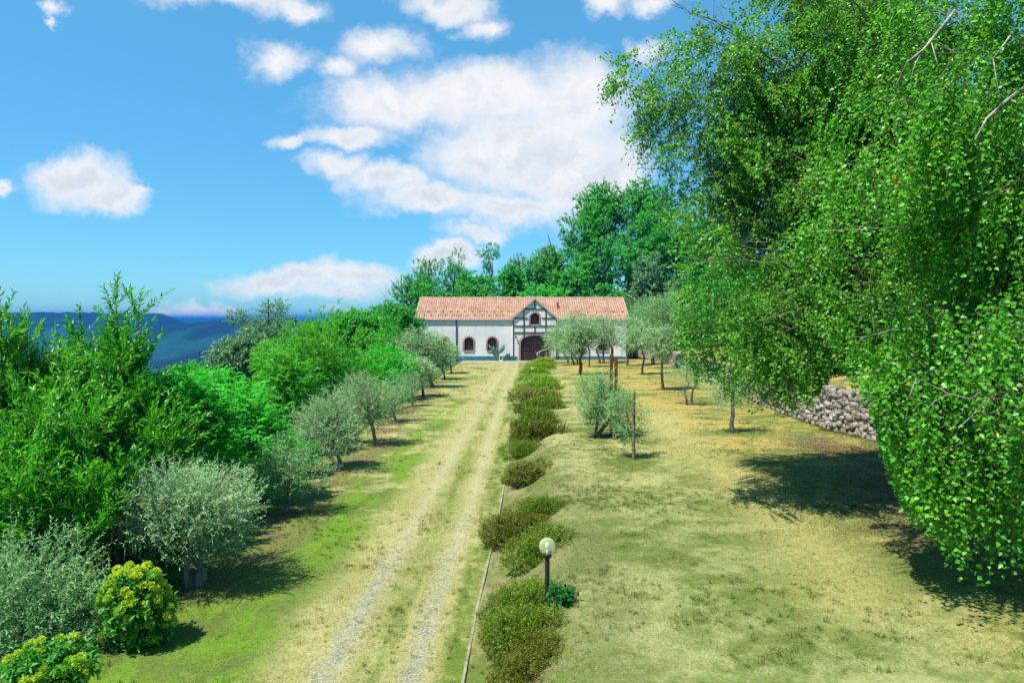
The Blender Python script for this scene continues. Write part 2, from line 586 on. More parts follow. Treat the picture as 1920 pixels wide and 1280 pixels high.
# ---- lawn, drive, bank, slope and far country share one colour network
def ground_nodes(t):
    geo = t.node('ShaderNodeNewGeometry')
    pos = geo.outputs['Position']
    sp = t.node('ShaderNodeSeparateXYZ')
    t.put(sp.inputs[0], pos)
    x, y = sp.outputs[0], sp.outputs[1]

    def attr(nm):
        a = t.node('ShaderNodeAttribute', attribute_name=nm)
        return a.outputs['Fac']
    r = attr('lat')
    p2 = t.vmath('MULTIPLY', pos, (1, 1, 0))
    big = t.noise(p2, 0.22, 4, 0.6).outputs[0]
    mid = t.noise(p2, 0.75, 5, 0.62).outputs[0]
    small = t.noise(p2, 3.2, 5, 0.65).outputs[0]
    fine = t.noise(p2, 26.0, 4, 0.7).outputs[0]
    clod = t.noise(p2, 8.5, 4, 0.7, 0.6).outputs[0]
    streak = t.noise(t.vmath('MULTIPLY', pos, (1.6, 0.28, 0)), 1.0, 4, 0.6).outputs[0]
    pale, gold, green, deep = (0.375, 0.35, 0.15), (0.395, 0.295, 0.088), (0.12, 0.16, 0.036), (0.045, 0.10, 0.010)
    # dry grass, more golden to the right and to the back
    g1 = t.math('ADD', t.math('MULTIPLY', t.ss(x, 3.4, 7.0), 0.95), t.math('MULTIPLY', t.ss(y, 18.0, 45.0), 0.22))
    g1 = t.math('ADD', g1, t.math('MULTIPLY', t.ss(x, -4.0, -5.8), 0.35))
    g1 = t.math('ADD', g1, t.math('MULTIPLY', t.math('SUBTRACT', mid, 0.5), 1.6), clamp=True)
    dry = t.mix(g1, pale, gold)
    dull = t.math('MULTIPLY', t.gauss(x, 3.6, 3.0), t.ss(y, 22.0, 11.0))
    dry = t.mix(t.math('MULTIPLY', dull, 0.95), dry, (0.265, 0.285, 0.115))
    # green patches
    gsum = t.math('ADD', t.math('MULTIPLY', big, 0.5), t.math('MULTIPLY', mid, 0.5))
    gsum = t.math('ADD', gsum, t.math('MULTIPLY', t.math('SUBTRACT', small, 0.5), 0.35))
    bias = t.math('MULTIPLY', t.ss(y, 40.0, 10.0), 0.06)
    bias = t.math('ADD', bias, t.math('MULTIPLY', t.math('MULTIPLY', t.ss(r, -2.2, -3.4), t.ss(y, 26.0, 12.0)), 0.10))
    col = t.mix(t.ss(t.math('ADD', gsum, bias), 0.43, 0.62), dry, green)
    # the drive: two worn wheel tracks, green between and along the kerb
    onroad = t.ss(r, 0.05, -0.02)
    drift = t.math('MULTIPLY', t.math('SUBTRACT', y, 12.0), 0.014)
    rr_ = t.math('ADD', t.math('ADD', r, drift), t.math('MULTIPLY', t.math('SUBTRACT', small, 0.5), 0.30))
    left_green = t.math('MULTIPLY', t.ss(rr_, -2.3, -2.9), t.ss(t.math('ADD', t.math('MULTIPLY', streak, 0.55), t.math('MULTIPLY', mid, 0.45)), 0.43, 0.57))
    col = t.mix(t.math('MULTIPLY', left_green, t.ss(y, 55.0, 18.0)), col, (0.135, 0.235, 0.022))
    lane = t.math('MULTIPLY', t.ss(rr_, -3.2, -2.3), onroad)
    col = t.mix(t.math('MULTIPLY', lane, 0.75), col, (0.38, 0.34, 0.145))
    midg = t.math('MULTIPLY', t.gauss(rr_, -1.27, 0.26), t.ss(streak, 0.36, 0.58))
    midg = t.math('MULTIPLY', midg, t.ss(y, 75.0, 20.0))
    col = t.mix(t.math('MULTIPLY', midg, 0.8), col, (0.135, 0.185, 0.036))
    kg = t.math('MULTIPLY', t.math('MULTIPLY', t.ss(rr_, -0.50, -0.24), onroad), t.ss(t.math('ADD', t.math('MULTIPLY', streak, 0.6), t.math('MULTIPLY', small, 0.4)), 0.38, 0.58))
    col = t.mix(t.math('MULTIPLY', kg, 0.9), col, (0.10, 0.16, 0.02))
    rut = t.math('ADD', t.gauss(rr_, -0.72, 0.16), t.gauss(rr_, -1.86, 0.19), clamp=True)
    rut = t.math('MULTIPLY', rut, onroad)
    gravel = t.mix(t.ss(fine, 0.36, 0.62), (0.15, 0.14, 0.115), (0.33, 0.31, 0.25))
    rutw = t.math('MULTIPLY', rut, t.ss(t.math('ADD', t.math('MULTIPLY', small, 0.6), t.math('MULTIPLY', t.ss(y, 25.0, 8.0), 0.30)), 0.44, 0.68))
    col = t.mix(t.math('MULTIPLY', rut, 0.55), col, (0.40, 0.375, 0.235))
    col = t.mix(t.math('MULTIPLY', rutw, 0.85), col, gravel)
    # bank with the shrub bed: bare soil with thin grass
    bed = t.math('MULTIPLY', t.ss(r, 0.02, 0.10), t.ss(r, 1.75, 1.15))
    soil = t.mix(t.ss(small, 0.35, 0.65), (0.145, 0.12, 0.062), (0.26, 0.235, 0.115))
    col = t.mix(t.math('MULTIPLY', bed, t.ss(t.math('ADD', mid, t.math('MULTIPLY', small, 0.3)), 0.75, 0.55)), col, soil)
    crest = t.math('MULTIPLY', t.gauss(r, 1.9, 0.55), t.ss(y, 26.0, 14.0))
    col = t.mix(t.math('MULTIPLY', crest, 0.5), col, (0.20, 0.205, 0.09))
    # trodden path, leaf litter, gravel apron in front of the house
    col = t.mix(t.math('MULTIPLY', attr('path'), 0.7), col, (0.39, 0.345, 0.14))
    lit = t.math('MULTIPLY', attr('litter'), t.ss(t.math('ADD', mid, t.math('MULTIPLY', small, 0.5)), 0.58, 0.85))
    col = t.mix(lit, col, t.mix(t.ss(fine, 0.4, 0.65), (0.10, 0.065, 0.04), (0.31, 0.22, 0.14)))
    apron = t.math('MULTIPLY', t.math('MULTIPLY', t.ss(y, 80.0, 87.0), t.ss(y, 100.0, 94.0)), t.ss(r, 0.0, -1.0))
    col = t.mix(t.math('MULTIPLY', apron, t.ss(mid, 0.35, 0.55)), col, (0.32, 0.30, 0.23))
    # fine mottling of blades and bare earth
    col = t.mix(t.math('MULTIPLY', t.ss(clod, 0.54, 0.40), 0.55), col, t.mix(1.0, col, (0.62, 0.72, 0.50), 'MULTIPLY'))
    col = t.mix(t.math('MULTIPLY', t.ss(clod, 0.55, 0.72), 0.45), col, t.mix(1.0, col, (1.22, 1.18, 1.25), 'MULTIPLY'))
    mott = t.ss(fine, 0.36, 0.66)
    col = t.mix(t.math('MULTIPLY', t.math('SUBTRACT', 1.0, mott), 0.6), col, t.mix(1.0, col, (0.45, 0.50, 0.40), 'MULTIPLY'))
    tuft = t.ss(small, 0.60, 0.72)
    col = t.mix(t.math('MULTIPLY', tuft, 0.5), col, t.mix(0.5, col, deep))
    # undergrowth on the slope, distant woods and fields
    under = t.mix(t.ss(small, 0.4, 0.6), (0.035, 0.05, 0.016), (0.06, 0.13, 0.02))
    col = t.mix(t.ss(t.math('ADD', attr('slope'), t.math('MULTIPLY', t.math('SUBTRACT', small, 0.5), 0.5)), 0.3, 0.7), col, under)
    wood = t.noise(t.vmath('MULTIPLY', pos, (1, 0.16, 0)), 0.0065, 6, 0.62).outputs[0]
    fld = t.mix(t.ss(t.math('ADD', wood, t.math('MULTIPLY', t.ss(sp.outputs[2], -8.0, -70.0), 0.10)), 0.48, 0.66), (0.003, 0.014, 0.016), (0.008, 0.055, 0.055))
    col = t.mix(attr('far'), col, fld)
    return col, fine, small


def ground_mat():
    m, t, out = new_mat('ground')
    col, fine, small = ground_nodes(t)
    h = t.math('ADD', t.math('MULTIPLY', fine, 0.5), small)
    principled(t, out, col, 0.95, 0.1, 0, h, 0.45, 0.05)
    return m


def blade_mat():
    m, t, out = new_mat('grass_blade')
    col, fine, small = ground_nodes(t)
    geo = t.node('ShaderNodeNewGeometry')
    rv = geo.outputs['Random Per Island']
    col = t.mix(t.math('MULTIPLY', rv, 0.55), col, t.mix(1.0, col, (0.70, 0.85, 0.55), 'MULTIPLY'))
    col = t.mix(1.0, col, (1.35, 1.35, 1.25), 'MULTIPLY')
    p = t.node('ShaderNodeBsdfPrincipled')
    t.put(p.inputs['Base Color'], col)
    p.inputs['Roughness'].default_value = 0.7
    p.inputs['Specular IOR Level'].default_value = 0.2
    tr = t.node('ShaderNodeBsdfTranslucent')
    t.put(tr.inputs[0], col)
    mxs = t.node('ShaderNodeMixShader')
    mxs.inputs[0].default_value = 0.5
    t.l.new(p.outputs[0], mxs.inputs[1])
    t.l.new(tr.outputs[0], mxs.inputs[2])
    t.l.new(mxs.outputs[0], out.inputs[0])
    return m


M['ground'] = ground_mat()
M['grass_blade'] = blade_mat()

# ------------------------------------------------------------------ ground, kerb, terrace, far hills
WALL_PX = [(1730, 836), (1655, 830), (1560, 808), (1470, 776), (1400, 745), (1310, 705), (1240, 676), (1180, 667)]
WALL = [hit(*p) for p in WALL_PX]
WALL = [Vector((WALL[0].x + 7.0, WALL[0].y - 1.5, 0))] + WALL
for p in WALL:
    p.z = float(ground_z(p.x, p.y))


def seg_dist(X, Y, pts):
    best = np.full(np.shape(X), 1e9)
    for a, b in zip(pts[:-1], pts[1:]):
        dx, dy = b.x - a.x, b.y - a.y
        tt = np.clip(((X - a.x) * dx + (Y - a.y) * dy) / (dx * dx + dy * dy + 1e-9), 0, 1)
        best = np.minimum(best, np.hypot(X - a.x - tt * dx, Y - a.y - tt * dy))
    return best


PATH = [hit(*p) for p in ((1235, 775), (1265, 815), (1310, 850), (1390, 905), (1500, 1000), (1600, 1130))]
LITTER = [hit(*p) for p in ((1545, 830), (1640, 860), (1700, 930), (1790, 1010))]


TREE_ROW = [hit(*p) for p in ((395, 1100), (420, 1080), (540, 962), (640, 882), (708, 836), (744, 792), (775, 762), (815, 727))]


def zone_attrs(X, Y):
    far = sstep(np.hypot(X, Y), 220, 420)
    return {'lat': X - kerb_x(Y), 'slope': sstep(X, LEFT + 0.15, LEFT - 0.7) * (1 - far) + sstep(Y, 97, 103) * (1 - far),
            'far': far, 'path': np.exp(-(seg_dist(X, Y, PATH) / 0.9) ** 2),
            'litter': np.clip(np.exp(-(seg_dist(X, Y, LITTER) / 1.3) ** 2) + .95 * np.exp(-(seg_dist(X, Y, TREE_ROW) / .75) ** 2), 0, 1)}


def set_attrs(me, X, Y):
    for k, v in zone_attrs(X, Y).items():
        a = me.attributes.new(k, 'FLOAT', 'POINT')
        a.data.foreach_set('value', np.ascontiguousarray(np.clip(v, -500, 500), dtype=np.float32))


def geom(a, b, s0, g):
    out, p, s = [], a, s0
    while p < b:
        p += s
        s *= g
        out.append(p)
    return out


def grid_faces(nx, ny):
    i = np.arange(nx * ny).reshape(ny, nx)
    return np.stack([i[:-1, :-1].ravel(), i[:-1, 1:].ravel(), i[1:, 1:].ravel(), i[1:, :-1].ravel()], 1)


gx = np.array(sorted([-8.5 - v for v in geom(0, 13000, 0.3, 1.09)] + list(np.arange(-8.5, 16, 0.17)) + [16 + v for v in geom(0, 13000, 0.3, 1.09)]))
gy = np.array(sorted([-6 - v for v in geom(0, 400, 0.5, 1.3)] + list(np.arange(-6, 45, 0.2)) + list(np.arange(45, 112, 0.5)) + [112 + v for v in geom(0, 17000, 0.6, 1.07)]))
GX, GY = np.meshgrid(gx, gy)
GZ = ground_z(GX, GY)
me = np_mesh('ground', np.stack([GX.ravel(), GY.ravel(), GZ.ravel()], 1), grid_faces(len(gx), len(gy)), True)
set_attrs(me, GX.ravel(), GY.ravel())
tag(link('ground', me, None, [M['ground']]), 'dry mown lawn with two worn wheel tracks leading to the farmhouse', kind='structure')

# kerb: thin concrete edging between the drive and the bank
kb = MB()
ys = list(np.arange(-2, 88.0, 0.8))
for i in range(len(ys) - 1):
    y0, y1 = ys[i], ys[i + 1] - 0.012
    x0, x1 = float(kerb_x(y0)), float(kerb_x(y1))
    z0, z1 = float(road_z(y0)), float(road_z(y1))
    w0 = 0.036
    vs = [(x0, y0, z0 - .1), (x0 + w0, y0, z0 - .1), (x1 + w0, y1, z1 - .1), (x1, y1, z1 - .1),
          (x0, y0, z0 + .03), (x0 + w0, y0, z0 + .03), (x1 + w0, y1, z1 + .03), (x1, y1, z1 + .03)]
    kb.add(vs, [(3, 2, 1, 0), (4, 5, 6, 7), (0, 1, 5, 4), (1, 2, 6, 5), (2, 3, 7, 6), (3, 0, 4, 7)])
tag(kb.build('kerb', M['concrete']), 'thin pale concrete edging between the drive and the shrub bank', kind='structure')

# terrace held up by the dry stone wall
WALL_H = [1.45, 1.45, 1.5, 1.5, 1.45, 1.4, 1.3, 1.0, 0.8]


def wall_pt(s):
    i = min(int(s), len(WALL) - 2)
    f = s - i
    p = WALL[i].lerp(WALL[i + 1], f)
    return p, WALL_H[i] * (1 - f) + WALL_H[i + 1] * f


rows = []
for s in np.linspace(0, len(WALL) - 1, 90):
    p, h = wall_pt(float(s))
    row = []
    for k, off in enumerate([0.32, 0.8, 1.6, 3, 5, 8, 12, 17, 24, 34, 50]):
        X, Y = p.x + off * 0.93, p.y + off * 0.38
        z = p.z + h - 0.06 + off * 0.055 + 0.06 * math.sin(X * 1.1 + Y * .7) * min(1, off)
        z = max(z, float(ground_z(X, Y)) + 0.03)
        row.append((X, Y, z))
    rows.append(row)
TV = np.array(rows).reshape(-1, 3)
me = np_mesh('terrace', TV, grid_faces(11, 90), True)
set_attrs(me, TV[:, 0], TV[:, 1])
tag(link('terrace', me, None, [M['ground']]), 'dry golden grass terrace above the stone wall', kind='structure')


def terrace_z(X, Y):
    d = np.hypot(TV[:, 0] - X, TV[:, 1] - Y)
    i = np.argsort(d)[:3]
    wgt = 1 / (d[i] + .05)
    return float((TV[i, 2] * wgt).sum() / wgt.sum())


# far wooded ridges across the valley
rng = np.random.RandomState(5)
hx = np.arange(-7000, 1500, 16.0)
hy = np.concatenate([np.arange(1300, 4000, 45.0), np.arange(4000, 9000, 130.0)])
HX, HY = np.meshgrid(hx, hy)
r1 = 97 * sstep(HX + 0.25 * (HY - 2700), -1180, -1420) * np.exp(-((HY - 2700) / 380) ** 2)
r2 = 66 * np.exp(-((HY - 2300 - 0.1 * HX) / 300) ** 2) * sstep(HX, -1900, -1350) * (0.9 + 0.14 * np.sin(HX * .006))
r3 = 74 * np.exp(-((HY - 5600) / 900) ** 2) * (0.93 + 0.09 * np.sin(HX * .0021 + 1))
r4 = 30 * np.exp(-((HY - 1600) / 200) ** 2) * (0.6 + 0.4 * np.sin(HX * .007 + 2))
HZ = -78 + np.maximum(np.maximum(r1, r2), np.maximum(r3, r4)) + rng.rand(*HX.shape) ** 2 * 13.0 * sstep(HX, -7000, -6500)
edge = sstep(HX, -6900, -6500) * sstep(HX, 1400, 1000) * sstep(HY, 1300, 1450) * sstep(HY, 8900, 8000)
HZ = HZ * edge + (-79) * (1 - edge)
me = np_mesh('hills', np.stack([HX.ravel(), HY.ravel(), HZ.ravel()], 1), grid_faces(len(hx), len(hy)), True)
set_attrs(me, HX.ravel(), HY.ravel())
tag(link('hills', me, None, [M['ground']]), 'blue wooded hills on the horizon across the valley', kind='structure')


# haze: one box of pale air round everything
def haze():
    m, t, out = new_mat('haze')
    pv = t.node('ShaderNodeVolumePrincipled')
    pv.inputs['Color'].default_value = (0.022, 0.235, 0.66, 1)
    pv.inputs['Density'].default_value = 1.0 / 5200.0
    pv.inputs['Anisotropy'].default_value = 0.0
    t.l.new(pv.outputs[0], out.inputs['Volume'])
    b = MB().box(-13800, 13800, -2500, 19500, -82, 39)
    tag(b.build('haze', m), 'blue summer haze in the valley air', kind='stuff')


haze()

# ------------------------------------------------------------------ foliage generators
UP = np.array([0, 0, 1.0])
FACE = np.array([toward.x * .9, toward.y * 1.1, toward.z * .75 + .1])


def nrm(a):
    return a / (np.linalg.norm(a, axis=-1, keepdims=True) + 1e-9)


def rdirs(rng, n):
    return nrm(rng.normal(size=(n, 3)))


class Geo:
    """vertex / triangle collector for foliage"""
    def __init__(self):
        self.V, self.T, self.n = [], [], 0

    def add(self, V, T):
        self.V.append(V)
        self.T.append(T + self.n)
        self.n += len(V)

    def leaves(self, P, D, N, L, W, fold=0.22, wpos=0.42, bend=0.12):
        n = len(P)
        D = nrm(D)
        S = nrm(np.cross(D, N))
        N2 = np.cross(S, D)
        L = np.broadcast_to(L, (n,))[:, None]
        W = np.broadcast_to(W, (n,))[:, None]
        v = np.empty((n, 4, 3))
        v[:, 0] = P
        v[:, 1] = P + D * L * wpos + S * W * .5 + N2 * W * fold
        v[:, 2] = P + D * L - N2 * L * bend
        v[:, 3] = P + D * L * wpos - S * W * .5 + N2 * W * fold
        i = np.arange(n)[:, None] * 4
        T = np.concatenate([i + np.array([[0, 1, 2]]), i + np.array([[0, 2, 3]])], 0)
        self.add(v.reshape(-1, 3), T)

    def sticks(self, A, B, Cc, r0, r1):
        """thin three sided twigs through A, B, C"""
        n = len(A)
        d = nrm(Cc - A)
        s = nrm(np.cross(d, np.array([0.31, 0.77, 0.55])))
        u = np.cross(s, d)
        rr = [r0, (r0 + r1) / 2, r1]
        v = np.empty((n, 9, 3))
        for j, P in enumerate((A, B, Cc)):
            for k in range(3):
                a = 2.0944 * k
                v[:, j * 3 + k] = P + (s * math.cos(a) + u * math.sin(a)) * rr[j]
        F = []
        for j in range(2):
            for k in range(3):
                a, b = j * 3 + k, j * 3 + (k + 1) % 3
                F += [[a, b, b + 3], [a, b + 3, a + 3]]
        F = np.array(F)
        T = (np.arange(n)[:, None, None] * 9 + F[None]).reshape(-1, 3)
        self.add(v.reshape(-1, 3), T)

    def mesh(self, name, origin):
        return np_mesh(name, np.concatenate(self.V) - np.asarray(origin)[None], np.concatenate(self.T), True)


def twigs(gl, gs, rng, B, D, length, nl, LL, LW, droop=0.2, ang=0.8, flat=False, t0=0.12, jit=0.35, upb=1.0, floor=None, r0=0.004, wpos=.42, mask=None):
    """leafy twigs from bases B along D; leaves to gl, stems to gs"""
    n = len(B)
    D = nrm(D)
    Ls = np.broadcast_to(length, (n,)).astype(float)[:, None]
    t = np.linspace(t0, 1, nl)[None, :] + rng.uniform(-.5, .5, (n, nl)) / nl
    dr = np.broadcast_to(droop, (n,)).astype(float)[:, None]
    P = B[:, None] + D[:, None] * (Ls * t)[..., None]
    P[..., 2] -= dr * Ls * t * t
    Tn = D[:, None] * np.ones((1, nl, 1))
    Tn = Tn.copy()
    Tn[..., 2] -= 2 * dr * t
    Tn = nrm(Tn)
    e1 = nrm(np.cross(Tn, UP + 1e-3))
    e2 = np.cross(e1, Tn)
    if flat:
        phi = np.where(np.arange(nl) % 2 == 0, 0.0, math.pi)[None] + rng.normal(0, .25, (n, nl))
    else:
        phi = np.arange(nl)[None] * 2.4 + rng.uniform(0, 6.28, (n, 1)) + rng.normal(0, .4, (n, nl))
    side = np.cos(phi)[..., None] * e1 + np.sin(phi)[..., None] * e2
    a = ang + rng.normal(0, .2, (n, nl))
    LD = np.cos(a)[..., None] * Tn + np.sin(a)[..., None] * side
    LD = LD + rng.normal(0, jit * .3, LD.shape)
    N = upb * FACE + e2 * .25 + rng.normal(0, jit, LD.shape)
    sz = rng.uniform(.7, 1.2, (n, nl))
    P2, LD, N, sz = P.reshape(-1, 3), LD.reshape(-1, 3), N.reshape(-1, 3), sz.ravel()
    if floor is not None:
        k = P2[:, 2] > floor(P2[:, 0], P2[:, 1])
        P2, LD, N, sz = P2[k], LD[k], N[k], sz[k]
    if mask is not None:
        k = mask(P2)
        P2, LD, N, sz = P2[k], LD[k], N[k], sz[k]
    gl.leaves(P2, LD, N, LL * sz, LW * sz, wpos=wpos)
    if gs is not None:
        m = B + D * Ls * .5
        m[:, 2] -= (dr * Ls)[:, 0] * .25
        e = B + D * Ls
        e[:, 2] -= (dr * Ls)[:, 0]
        if floor is not None:
            k = e[:, 2] > floor(e[:, 0], e[:, 1])
            m, e, B = m[k], e[k], B[k]
        gs.sticks(B, m, e, r0, r0 * .4)


def lobes_for(rng, c, rad, n, lo=0.42, hi=0.62):
    """several overlapping lobes that fill an ellipsoid of half sizes rad round c"""
    c, rad = np.asarray(c, float), np.asarray(rad, float)
    L = []
    for i in range(n):
        k = rng.uniform(lo, hi)
        d = rdirs(rng, 1)[0]
        rr = (1 - k) * rng.uniform(0.75, 1.05)
        L.append(np.concatenate([c + d * rad * rr, rad * k * rng.uniform(.85, 1.15)]))
    return np.array(L)


def crown_points(rng, L, n, inner=0.55, least=0):
    wgt = (L[:, 3] * L[:, 4] * L[:, 5]) ** (2 / 3)
    idx = rng.choice(len(L), n, p=wgt / wgt.sum())
    m = min(n, least * len(L))
    idx[:m] = np.arange(m) % len(L)
    d = rdirs(rng, n)
    rad = (inner ** 3 + (1 - inner ** 3) * rng.rand(n)) ** (1 / 3)
    bump = 1 + .16 * np.sin(d[:, 0] * 7 + idx) * np.sin(d[:, 1] * 6 + 2 * idx) + .1 * np.sin(d[:, 2] * 11 + idx)
    P = L[idx, :3] + d * L[idx, 3:] * (rad * bump)[:, None]
    return P, d


def bez(a, b, up=0.3, n=7, wob=0.0, rng=None):
    a, b = np.asarray(a, float), np.asarray(b, float)
    m = (a * .5 + b * .5) + np.array([(a[0] - b[0]) * .18, (a[1] - b[1]) * .18, up * np.linalg.norm(b - a)])
    t = np.linspace(0, 1, n)[:, None]
    P = (1 - t) ** 2 * a + 2 * t * (1 - t) * m + t ** 2 * b
    if wob and rng is not None:
        P[1:-1] += rng.normal(0, wob, P[1:-1].shape)
    return P


STYLE = {
    # n leaves per twig, twig length, leaf length, leaf width, droop, angle, flat, outward, up, random, stem radius
    'olive': dict(nl=15, tl=.50, LL=.066, LW=.017, droop=.10, ang=.65, flat=False, out=.7, up=.55, rnd=.45, r0=.0035),
    'olive_far': dict(nl=9, tl=.60, LL=.14, LW=.045, droop=.14, ang=.7, flat=False, out=.7, up=.45, rnd=.5, r0=.006),
    'robinia': dict(nl=17, tl=.42, LL=.085, LW=.040, droop=.30, ang=1.2, flat=True, out=.9, up=.45, rnd=.45, r0=.004),
    'bright': dict(nl=13, tl=.60, LL=.16, LW=.048, droop=.25, ang=.75, flat=False, out=.8, up=.6, rnd=.45, r0=.006),
    'wood': dict(nl=9, tl=.95, LL=.42, LW=.23, droop=.25, ang=.9, flat=False, out=.9, up=.35, rnd=.55, r0=.012),
    'wood_fine': dict(nl=10, tl=1.0, LL=.32, LW=.15, droop=.10, ang=.7, flat=False, out=.6, up=.9, rnd=.4, r0=.012),
    'oak': dict(nl=9, tl=.7, LL=.26, LW=.13, droop=.10, ang=.9, flat=False, out=.9, up=.3, rnd=.6, r0=.010),
    'bed': dict(nl=9, tl=.16, LL=.034, LW=.019, droop=.05, ang=.9, flat=False, out=.6, up=.8, rnd=.5, r0=.002),
    'flower': dict(nl=10, tl=.26, LL=.10, LW=.045, droop=.2, ang=1.0, flat=False, out=.9, up=.5, rnd=.4, r0=.004),
}


def make_tree(name, base, lobes, n_tw, style, leaf, bark, label, cat, group=None, seed=0, trunks=((0, 0),), tr=0.09, limbs=10,
              inner=.5, stems=True, lean=(0, 0), parts=('trunk', 'crown'), fork=0.35, floor=None, top_trunk=0.55):
    """a plant standing at base whose crown fills the lobes (world coordinates); trunk and crown are parts"""
    rng = np.random.RandomState(seed + 11)
    base = np.asarray(base, float)
    st = STYLE[style]
    root = empty(name, tuple(base))
    tag(root, label, cat, group)
    L = np.asarray(lobes, float)
    cc = np.average(L[:, :3], axis=0, weights=L[:, 3] * L[:, 4] * L[:, 5])
    zmax = (L[:, 2] + L[:, 5]).max()
    wood = MB()
    tops = []
    for (ox, oy) in trunks:
        b = base + np.array([ox, oy, -0.08])
        zt = base[2] + (cc[2] - base[2]) * (1 + top_trunk * .6)
        topp = np.array([cc[0] + ox * 1.5 + lean[0], cc[1] + oy * 1.5 + lean[1], zt])
        P = np.array([b + (topp - b) * t + np.array([(1 - (2 * t - 1) ** 2) * rng.normal(0, .04) * (zt - b[2]), (1 - (2 * t - 1) ** 2) * rng.normal(0, .03) * (zt - b[2]), 0]) for t in np.linspace(0, 1, 7)])
        P[0, :2] = b[:2]
        r = tr / (len(trunks) ** .5)
        wood.tube(P, [r * 1.35, r, r * .92, r * .82, r * .65, r * .45, r * .2], 8)
        tops.append((P, r))
    for i in range(limbs):
        P, r = tops[i % len(tops)]
        t = fork + (1 - fork) * rng.rand() * .85
        j = t * (len(P) - 1)
        a = P[int(j)] * (1 - j % 1) + P[min(int(j) + 1, len(P) - 1)] * (j % 1)
        lo = L[i % len(L)]
        tgt = lo[:3] + rdirs(rng, 1)[0] * lo[3:] * rng.uniform(.2, .75)
        q = bez(a, tgt, .12, 6, .03 * np.linalg.norm(tgt - a), rng)
        rr = r * (1 - .75 * t)
        wood.tube(q, list(np.linspace(rr * .75, rr * .12, 6)), 5)
    wood.v = [(v[0] - base[0], v[1] - base[1], v[2] - base[2]) for v in wood.v]
    wood.build(parts[0], bark, root, True)
    B, d = crown_points(rng, L, n_tw, inner)
    if floor is not None:
        k = B[:, 2] > floor
        B, d = B[k], d[k]
    oc = nrm(B - cc)
    D = st['out'] * (d * .6 + oc * .6) + st['up'] * UP + st['rnd'] * rng.normal(size=B.shape)
    gl, gs = Geo(), (Geo() if stems else None)
    ln = st['tl'] * rng.uniform(.6, 1.25, len(B))
    D = nrm(D)
    twigs(gl, gs, rng, B - D * ln[:, None] * .55, D, ln, st['nl'], st['LL'], st['LW'], st['droop'], st['ang'], st['flat'], r0=st['r0'])
    crown = link(parts[1], gl.mesh(parts[1], base), root, [leaf])
    if gs is not None:
        nv, nt = gl.n, sum(len(x) for x in gl.T)
        # stems share the crown mesh: append as second material
        V = np.concatenate(gl.V + gs.V) - base[None]
        T = np.concatenate(gl.T + [x + nv for x in gs.T])
        me = np_mesh(parts[1], V, T, True)
        me.materials.append(leaf)
        me.materials.append(bark)
        mi = np.zeros(len(T), dtype=np.int32)
        mi[nt:] = 1
        me.polygons.foreach_set('material_index', mi)
        crown.data = me
    return root


def box_lobes(px0, px1, py0, py1, Y, seed, n=7, depth=0.85, lo=.42, hi=.62):
    """lobes filling the photograph's box at distance Y"""
    a, b = at(px0, py0, Y), at(px1, py1, Y)
    c = (a + b) / 2
    rx, rz = abs(b.x - a.x) / 2 * 1.36, abs(a.z - b.z) / 2 * 1.12
    rng = np.random.RandomState(seed + 101)
    return lobes_for(rng, (c.x, Y, c.z), (rx, rx * depth, rz), n, lo, hi)

# ------------------------------------------------------------------ farmhouse
HY0 = 91.0
HZG = float(road_z(HY0)) - 0.02
house = empty('farmhouse', (0, HY0, HZG))
tag(house, 'long white farmhouse with red tiled roof and timber framed gable at the drive end', 'farmhouse')
XL, XR, DEP = -12.3, 15.2, 10.8
OV = 0.16
EZ, RZ, RY = 5.5, 8.5, 5.4           # eaves height, ridge height, ridge depth
GX0, GX1, GXC, GAP = 0.10, 6.02, 3.04, 8.28   # gable: left, right, middle, apex height


def arch_loop(cx, half, z0, zs, rise, n=14):
    """closed outline of an arched opening, anticlockwise from bottom left"""
    pts = [(cx - half, z0), (cx + half, z0)]
    for i in range(n + 1):
        a = math.pi * i / n
        pts.append((cx + half * math.cos(a), zs + rise * math.sin(a)))
    return pts


OPEN = {'w0': arch_loop(-9.05, .61, 1.35, 2.5, .61), 'w1': arch_loop(-5.75, .61, 1.35, 2.5, .61), 'w2': arch_loop(-2.65, .61, 1.35, 2.5, .61),
        'w4': arch_loop(9.0, .61, 1.35, 2.5, .61), 'w5': arch_loop(12.2, .61, 1.35, 2.5, .61)}
GOPEN = {'w3': arch_loop(GXC, .60, 4.78, 5.76, .60), 'gate': arch_loop(GXC, 1.88, 0.02, 2.40, .98)}


def wall_with_holes(mb, outline, holes, y, depth):
    polys = [[Vector((x, 0, z)) for x, z in outline]] + [[Vector((x, 0, z)) for x, z in reversed(h)] for h in holes]
    tris = tessellate_polygon(polys)
    flat = [p for q in polys for p in q]
    mb.add([(p.x, y, p.z) for p in flat], [tuple(t) for t in tris])
    for h in holes:
        n = len(h)
        vs = [(x, y, z) for x, z in h] + [(x, y + depth, z) for x, z in h]
        mb.add(vs, [(i, (i + 1) % n, (i + 1) % n + n, i + n) for i in range(n)])


